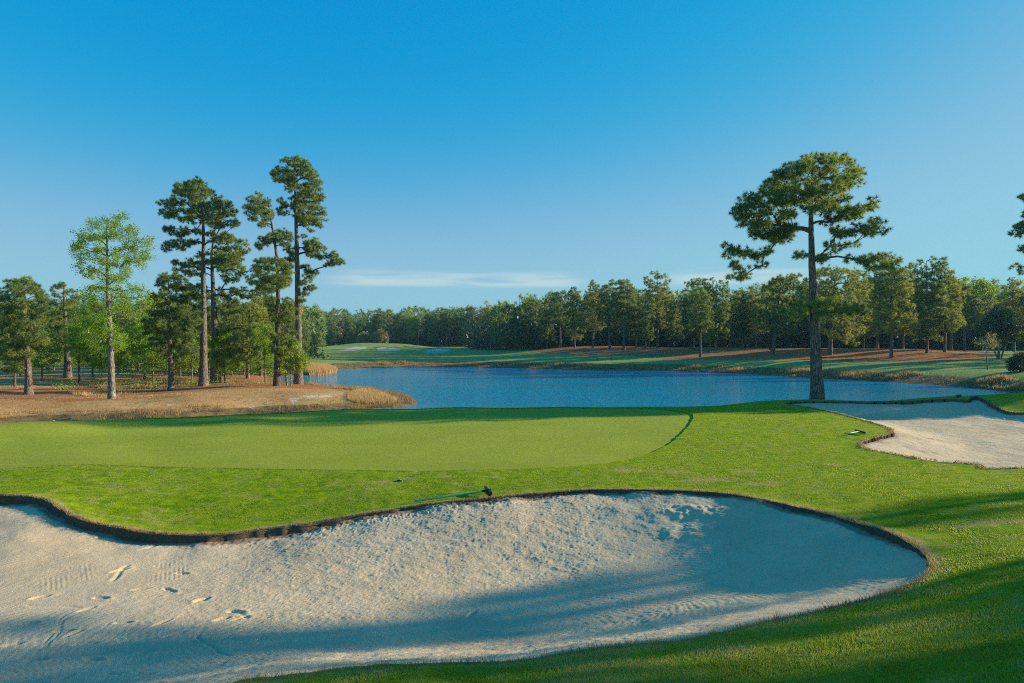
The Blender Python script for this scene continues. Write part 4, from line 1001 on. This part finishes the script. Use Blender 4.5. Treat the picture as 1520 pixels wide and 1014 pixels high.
# left bank: dry reeds at the water's edge, sparse tan grass on the land
n = 260000; x, y = r.uniform(-34, -4, n), r.uniform(30, 58, n)
z = zt_coarse(x, y, .5); s = sdf_box(LEFT_LAND, x, y, 12.)
ws_ = np.maximum.reduce([sdf_box(q_, x, y, 4.) for q_ in WHITESAND]); zone = (z > -.9) & (z < -.47) & (s > -.6) & (ws_ < -.3)
x, y, z = x[zone], y[zone], z[zone]; cl = fbm(x * .8, y * .8, 93, 4)
k = r.uniform(0, 1, len(x)) < np.clip(.33 + 1.1 * cl, .06, 1); x, y, z, cl = x[k][:60000], y[k][:60000], z[k][:60000], cl[k][:60000]
h = r.uniform(.08, .26, len(x)) * (1 + .9 * cl); t = .36 + .9 * fbm(x * .6, y * .9, 94, 4) + 1.1 * (z + .62) + r.normal(0, .16, len(x))
o = blades('reeds', x, y, z - .03, h, r.uniform(.008, .02, len(x)), .35, 'reed', np.clip(t, 0, 1), r); tag(o, 'brown and tan reeds along the foot of the left bank', 'reeds', kind='stuff')
n = 120000; yy = np.exp(r.uniform(math.log(31), math.log(72), n)); x = r.uniform(-.85, -.10, n) * yy; y = yy
z = zt_coarse(x, y, .5); s = sdf_box(LEFT_LAND, x, y, 12.); pch = fbm(x * .35, y * .35, 95, 4)
ws_ = np.maximum.reduce([sdf_box(q_, x, y, 4.) for q_ in WHITESAND]); k = (s > .3) & (z > -.62) & (ws_ < -.3) & (r.uniform(0, 1, n) < np.clip(.12 + 1.3 * pch, .02, 1)); x, y, z, pch = x[k], y[k], z[k], pch[k]
t = .62 + r.normal(0, .2, len(x)) - .3 * sstep(.1, .35, fbm(x * .2, y * .2, 96, 3))
o = blades('dry_grass', x, y, z - .02, r.uniform(.03, .10, len(x)) * (1 + pch), r.uniform(.008, .02, len(x)) * y / 42, .5, 'reed', np.clip(t, 0, 1), r); tag(o, 'sparse tan grass among the left hand pines', 'grass', kind='stuff')
# tall pale grass at the tip of the spit and by the inlet
P = [plan([(515, 590), (535, 581), (555, 582), (580, 590), (588, 597), (560, 600), (530, 598)]), plan([(455, 556), (458, 547), (480, 545), (492, 550), (500, 556), (480, 560)])]
for k, (pl, n, hr, lb) in enumerate([(P[0], 9000, (.1, .32), 'tall pale grass on the tip of the spit in the pond'), (P[1], 14000, (.4, .9), 'tall golden grass block beside the pond inlet')]):
    lo, hi = pl.min(0), pl.max(0); x, y = r.uniform(lo[0], hi[0], n * 3), r.uniform(lo[1], hi[1], n * 3); z = zt(x, y); ok = (sdf(pl, x, y) > 0) & (z > -.9); x, y, z = x[ok][:n], y[ok][:n], z[ok][:n]
    o = blades('tall_grass', x, y, z - .03, r.uniform(*hr, len(x)), r.uniform(.01, .022, len(x)) * (1 + k), .3, 'reed', np.clip(r.normal(.78, .15, len(x)), 0, 1), r); tag(o, lb, 'grass', kind='stuff')
# scrub on the far bank
u = r.uniform(470, 1640, 90000); yb = np.interp(u, [480, 600, 740, 850, 1000, 1100, 1180, 1280, 1380, 1480, 1560], [95, 103.5, 101, 94, 90, 83, 75, 68, 61.7, 54.5, 47])
y = yb + r.uniform(.0, 4.2, len(u)); x = (u - CU) / K * y; z = zt_coarse(x, y, .6); cl = fbm(x * .4, y * .4, 97, 4)
ok = (z > -.9) & (r.uniform(0, 1, len(x)) < np.clip(.22 + 1.3 * cl, .04, 1)); x, y, z, cl = x[ok], y[ok], z[ok], cl[ok]
o = blades('bank_scrub', x, y, z - .03, r.uniform(.10, .34, len(x)) * (1 + 1.2 * cl), r.uniform(.02, .045, len(x)), .4, 'reed', np.clip(.16 + .7 * cl + r.normal(0, .14, len(x)), 0, 1), r); tag(o, 'rough brown scrub along the far bank of the pond', 'scrub', kind='stuff')
# low scrub further back under the left trees
n = 2600; u = r.uniform(-60, 450, n); Y = r.uniform(66, 104, n); x = (u - CU) / K * Y; y = Y; cl = fbm(x * .1, y * .16, 99, 3); ok = cl > -.05; x, y = x[ok], y[ok]
g = Geo(); leaf_tufts(g, np.stack([x, y, zt(x, y) + r.uniform(.1, 1.5, len(x))], -1), .42, 34, .17, r, np.clip(r.normal(.4, .25, len(x)), 0, 1)); o = g.build('scrub', M['bushy'], None, False); tag(o, 'low green scrub far back under the left pines', 'scrub', kind='stuff')
# weeds and low shrubs in the left clearing
n = 420; u = r.uniform(-40, 470, n); Y = r.uniform(47, 80, n); x = (u - CU) / K * Y; y = Y; z = zt(x, y); cl = fbm(x * .16, y * .16, 98, 3); ok = (cl > .05) & (sdf_box(LEFT_LAND, x, y, 12.) > 1); x, y, z = x[ok], y[ok], z[ok]
g = Geo(); leaf_tufts(g, np.stack([x, y, z + .14], -1), .22, 40, .09, r, np.clip(r.normal(.5, .25, len(x)), 0, 1)); o = g.build('weeds', M['bushy'], None, False); tag(o, 'low green weeds in the clearing under the left pines', 'weeds', kind='stuff')

# ------------------------------------------------------------------ bunker rakes, drain pipe, sprinkler, posts
M['rake_handle'] = mat_plain('green_fibreglass', (.15, .56, .26), .35, .5)
M['rake_head'] = mat_plain('black_plastic', (.012, .016, .018), .5, .4)
M['pipe_out'] = mat_plain('corrugated_pipe', (.02, .02, .022), .5, .4)
M['pipe_rim'] = mat_plain('white_plastic_rim', (.75, .74, .70), .4, .5)
def ground_z(x, y): return float(zt(x, y)[0])
def rake(label, end, neck, h0, h1, lift=.10):
    """end, neck: handle ends; h0, h1: ends of the head bar (photo pixels laid on the ground)"""
    E, Nk, A, B = hit(*end), hit(*neck), hit(*h0), hit(*h1)
    e = empty('bunker_rake', tuple(Nk)); tag(e, label, 'rake', 'bunker rakes')
    L = lambda p, dz: np.array([p[0] - Nk[0], p[1] - Nk[1], p[2] - Nk[2] + dz])
    g = Geo(); p0, p1 = L(E, .06), np.array([0, 0, lift])
    tube(g, [p0 * 1.002, p0, p0 * .6 + p1 * .4, p1], [.004, .021, .021, .021], 10); g.build('handle', M['rake_handle'], e)
    g = Geo(); c = p1.copy(); d = L(B, 0) - L(A, 0); d /= np.linalg.norm(d); half = min(.29, np.linalg.norm(B - A) / 2)
    side = np.cross(d, (0, 0, 1)); side /= np.linalg.norm(side)
    hd = p0 - p1; hd /= np.linalg.norm(hd)
    # head bar: bevelled box section
    sec = [(-.028, -.012), (-.024, -.02), (.024, -.02), (.028, -.012), (.028, .012), (.02, .022), (-.02, .022), (-.028, .012)]
    V = []
    for t, k in ((-half, .7), (-half + .015, 1), (half - .015, 1), (half, .7)):
        for a, b in sec: V.append(c + d * t + side * a * k + np.array([0, 0, b * k]))
    V = np.array(V); ii = np.arange(32).reshape(4, 8)
    F = np.stack([ii[:-1], np.roll(ii, -1, 1)[:-1], np.roll(ii, -1, 1)[1:], ii[1:]], -1).reshape(-1, 4)
    caps = [[0, 7, 6, 1], [1, 6, 5, 2], [2, 5, 4, 3], [24, 25, 30, 31], [25, 26, 29, 30], [26, 27, 28, 29]]
    g.add(V, None, np.concatenate([F, caps]))
    tube(g, [c - hd * .05, c + hd * .02, c + hd * .13], [.027, .03, .024], 10)
    h = g.build('head', M['rake_head'], e)
    g2 = Geo(); n_ = 16
    for k in range(n_):
        q_ = c + d * (-half + .02 + (2 * half - .04) * k / (n_ - 1))
        tube(g2, [q_ + (0, 0, -.015), q_ + side * .012 + (0, 0, -.06), q_ + side * .03 + (0, 0, -lift + .005)], [.008, .007, .003], 5)
    g2.build('tines', M['rake_head'], h)
    return e
rake('green handled rake lying on the grass above the middle of the foreground bunker', (615, 748.5), (725, 736), (719, 728), (732, 742), .11)
rake('pale handled rake lying on the grass tongue left of the right bunker', (1254, 647), (1277, 644.5), (1268, 641), (1287, 646.5), .09)
rake('rake lying on the back rim of the right bunker against the water', (1384, 592), (1423, 590), (1420, 591), (1433, 588), .10)

pp = np.array(at(80, 628.5, -.80)); e = empty('drain_pipe', tuple(pp)); tag(e, 'short black drain pipe with a white rim at the foot of the left bank', 'pipe')
g = Geo(); dv = np.array([.62, .74, .12]); dv /= np.linalg.norm(dv)
ts = np.linspace(0, .7, 17); tube(g, [dv * t for t in ts], [.105 + .008 * (k % 2) for k in range(17)], 16); g.build('pipe', M['pipe_out'], e)
g = Geo(); tube(g, [dv * t for t in (-.05, -.05, .03, .03, -.05)], [.09, .135, .135, .09, .09], 20); g.build('rim', M['pipe_rim'], e)

sp = hit(594, 714); e = empty('sprinkler_head', tuple(sp)); tag(e, 'small dark sprinkler cover sunk in the grass in front of the green', 'sprinkler')
g = Geo(); tube(g, [(0, 0, -.05), (0, 0, .018), (0, 0, .026), (0, 0, .026)], [.07, .07, .06, .002], 20); g.build('cover', M['rake_head'], e)
g = Geo(); tube(g, [(0, 0, .024), (0, 0, .036), (0, 0, .036)], [.03, .026, .001], 14); g.build('nozzle', M['rake_handle'], e)

for k, (u, v, l) in enumerate([(886, 534, 'left'), (907, 534, 'right')]):
    q_ = hit(u, v); e = empty('marker_post', tuple(q_)); tag(e, f'small dark marker post on the far fairway, {l} of the two', 'post', 'fairway marker posts')
    g = Geo(); tube(g, [(0, 0, -.1), (0, 0, .62), (0, 0, .68), (0, 0, .7)], [.07, .065, .05, .005], 8); g.build('post', M['rake_head'], e)
    g = Geo(); tube(g, [(0, 0, .5), (0, 0, .56)], [.069, .068], 8); g.build('band', M['pipe_rim'], e)

# ------------------------------------------------------------------ evening air over the whole place
mh = N('evening_air'); pv = mh.n('VolumePrincipled', None, Color=(.42, .80, 1.0)); pv.inputs['Density'].default_value = .00022; pv.inputs['Anisotropy'].default_value = .2
mh.t.links.new(pv.outputs[0], mh.out.inputs['Volume'])
bx = np.array([(x, y, z) for z in (-4., 27.) for y in (-740., 740.) for x in (-740., 740.)])
o = mesh_from('haze', bx, None, np.array([[0, 2, 3, 1], [4, 5, 7, 6], [0, 1, 5, 4], [2, 6, 7, 3], [0, 4, 6, 2], [1, 3, 7, 5]]), [mh.m], smooth=False); tag(o, 'thin evening haze over the whole course', 'haze', kind='stuff')

# ------------------------------------------------------------------ sun, sky, camera
sd = Vector((math.sin(SUN_AZ) * math.cos(SUN_EL), math.cos(SUN_AZ) * math.cos(SUN_EL), math.sin(SUN_EL)))
L = bpy.data.lights.new('sun', 'SUN'); L.energy = 5.0; L.angle = math.radians(.5); L.color = (1, .84, .60)
so = bpy.data.objects.new('sun', L); COL.objects.link(so); so.rotation_euler = sd.to_track_quat('Z', 'Y').to_euler(); so.location = (30, 10, 30)
w = bpy.data.worlds.new('World'); SC.world = w; w.use_nodes = True; nt = w.node_tree; nt.nodes.clear()
def wn(t, **k):
    n_ = nt.nodes.new('ShaderNode' + t)
    for a, b in k.items(): setattr(n_, a, b)
    return n_
sky = wn('TexSky', sky_type='NISHITA'); sky.sun_disc = False; sky.sun_elevation = SUN_EL; sky.sun_rotation = SUN_AZ; sky.air_density = 1.0; sky.dust_density = .4; sky.ozone_density = 3.0; sky.altitude = 0
hsv = wn('HueSaturation'); hsv.inputs['Saturation'].default_value = 1.35; hsv.inputs['Hue'].default_value = .49
nt.links.new(sky.outputs[0], hsv.inputs['Color'])
mul = wn('Mix', data_type='RGBA', blend_type='MULTIPLY'); mul.inputs[0].default_value = 1; mul.inputs[7].default_value = (.62, 1.0, 1.12, 1); nt.links.new(hsv.outputs[0], mul.inputs[6])
# clear evening grade: deep azure overhead, even blue, pale towards the horizon
STR = .10; EXPO = .78; INV = 1 / (STR * 2 ** EXPO)
def wm(op, a, b=0., c=None):
    n_ = wn('Math', operation=op)
    for i, v in enumerate((a, b) + (() if c is None else (c,))):
        if isinstance(v, (int, float)): n_.inputs[i].default_value = v
        else: nt.links.new(v, n_.inputs[i])
    return n_.outputs[0]
sc_ = wn('SeparateColor'); nt.links.new(mul.outputs[2], sc_.inputs[0]); k_ = .10 * 2 ** .6
r2_ = wm('POWER', wm('MULTIPLY', sc_.outputs[0], k_), 2.7); cr_ = wm('MULTIPLY', wm('DIVIDE', r2_, wm('ADD', r2_, .066 ** 2.7)), .285 * INV)
g0_ = wm('MULTIPLY', wm('POWER', wm('MULTIPLY', sc_.outputs[1], k_), .60), .80); cg_ = wm('MULTIPLY', wm('DIVIDE', g0_, wm('POWER', wm('ADD', 1., wm('POWER', wm('DIVIDE', g0_, .62), 6.)), 1 / 6)), INV * 1.02)
cb_ = wm('MULTIPLY', wm('POWER', wm('MULTIPLY', sc_.outputs[2], k_), .12), .735 * INV)
cc_ = wn('CombineColor'); [nt.links.new(a, cc_.inputs[i]) for i, a in enumerate((cr_, cg_, cb_))]
grade = cc_.outputs[0]
# thin band of cloud low above the horizon
tc = wn('TexCoord'); sep = wn('SeparateXYZ'); nt.links.new(tc.outputs['Generated'], sep.inputs[0])
def wm(op, a, b=0., c=None):
    n_ = wn('Math', operation=op)
    for i, v in enumerate((a, b) + (() if c is None else (c,))):
        if isinstance(v, (int, float)): n_.inputs[i].default_value = v
        else: nt.links.new(v, n_.inputs[i])
    return n_.outputs[0]
def wmap(v, a, b):
    n_ = wn('MapRange', interpolation_type='SMOOTHSTEP'); nt.links.new(v, n_.inputs[0]); n_.inputs[1].default_value = a; n_.inputs[2].default_value = b; return n_.outputs[0]
az = wm('ARCTAN2', sep.outputs[0], sep.outputs[1]); hyp = wm('SQRT', wm('ADD', wm('MULTIPLY', sep.outputs[0], sep.outputs[0]), wm('MULTIPLY', sep.outputs[1], sep.outputs[1])))
el = wm('ARCTAN2', sep.outputs[2], hyp)
cmb = wn('CombineXYZ'); nt.links.new(wm('MULTIPLY', az, 5.0), cmb.inputs[0]); nt.links.new(wm('MULTIPLY', el, 60.), cmb.inputs[1])
nz = wn('TexNoise'); nz.inputs['Scale'].default_value = 1.6; nz.inputs['Detail'].default_value = 5; nt.links.new(cmb.outputs[0], nz.inputs['Vector'])
band = wm('MULTIPLY', wmap(el, .0765, .084), wmap(wm('SUBTRACT', wm('ADD', el, wm('MULTIPLY', wm('SUBTRACT', nz.outputs[0], .5), -.022)), 0), .106, .086))
gapn = wn('TexNoise'); gapn.inputs['Scale'].default_value = 4.2; gapn.inputs['Detail'].default_value = 2; cm2 = wn('CombineXYZ'); nt.links.new(az, cm2.inputs[0]); nt.links.new(cm2.outputs[0], gapn.inputs['Vector'])
gate = wm('MULTIPLY', wmap(az, -.30, -.2), wmap(az, .50, .36)); gate = wm('MULTIPLY', gate, wm('SUBTRACT', 1., wm('MULTIPLY', wmap(az, .06, .13), wmap(az, .26, .2))))
cf = wm('MULTIPLY', wm('MULTIPLY', band, gate), wm('MULTIPLY', wmap(nz.outputs[0], .22, .55), .8))
cl = wn('Mix', data_type='RGBA'); nt.links.new(cf, cl.inputs[0]); nt.links.new(grade, cl.inputs[6]); cl.inputs[7].default_value = (.56 * INV, .70 * INV, .73 * INV, 1)
bg = wn('Background'); bg.inputs[1].default_value = STR; nt.links.new(cl.outputs[2], bg.inputs[0])
wo = wn('OutputWorld'); nt.links.new(bg.outputs[0], wo.inputs[0])

cam = bpy.data.cameras.new('camera'); cam.lens = 24.0; cam.sensor_width = 36; cam.clip_end = 4000; cam.clip_start = .05
co = bpy.data.objects.new('camera', cam); COL.objects.link(co); co.location = (0, 0, EYE); co.rotation_euler = (math.radians(90), 0, 0); SC.camera = co
SC.view_settings.view_transform = 'Standard'; SC.view_settings.look = 'None'; SC.view_settings.gamma = 1; SC.view_settings.exposure = EXPO
SC.render.engine = 'CYCLES'; SC.cycles.use_denoising = False; SC.cycles.use_adaptive_sampling = False; SC.cycles.filter_width = 1.1; SC.cycles.max_bounces = 6; SC.cycles.diffuse_bounces = 3; SC.cycles.transparent_max_bounces = 4
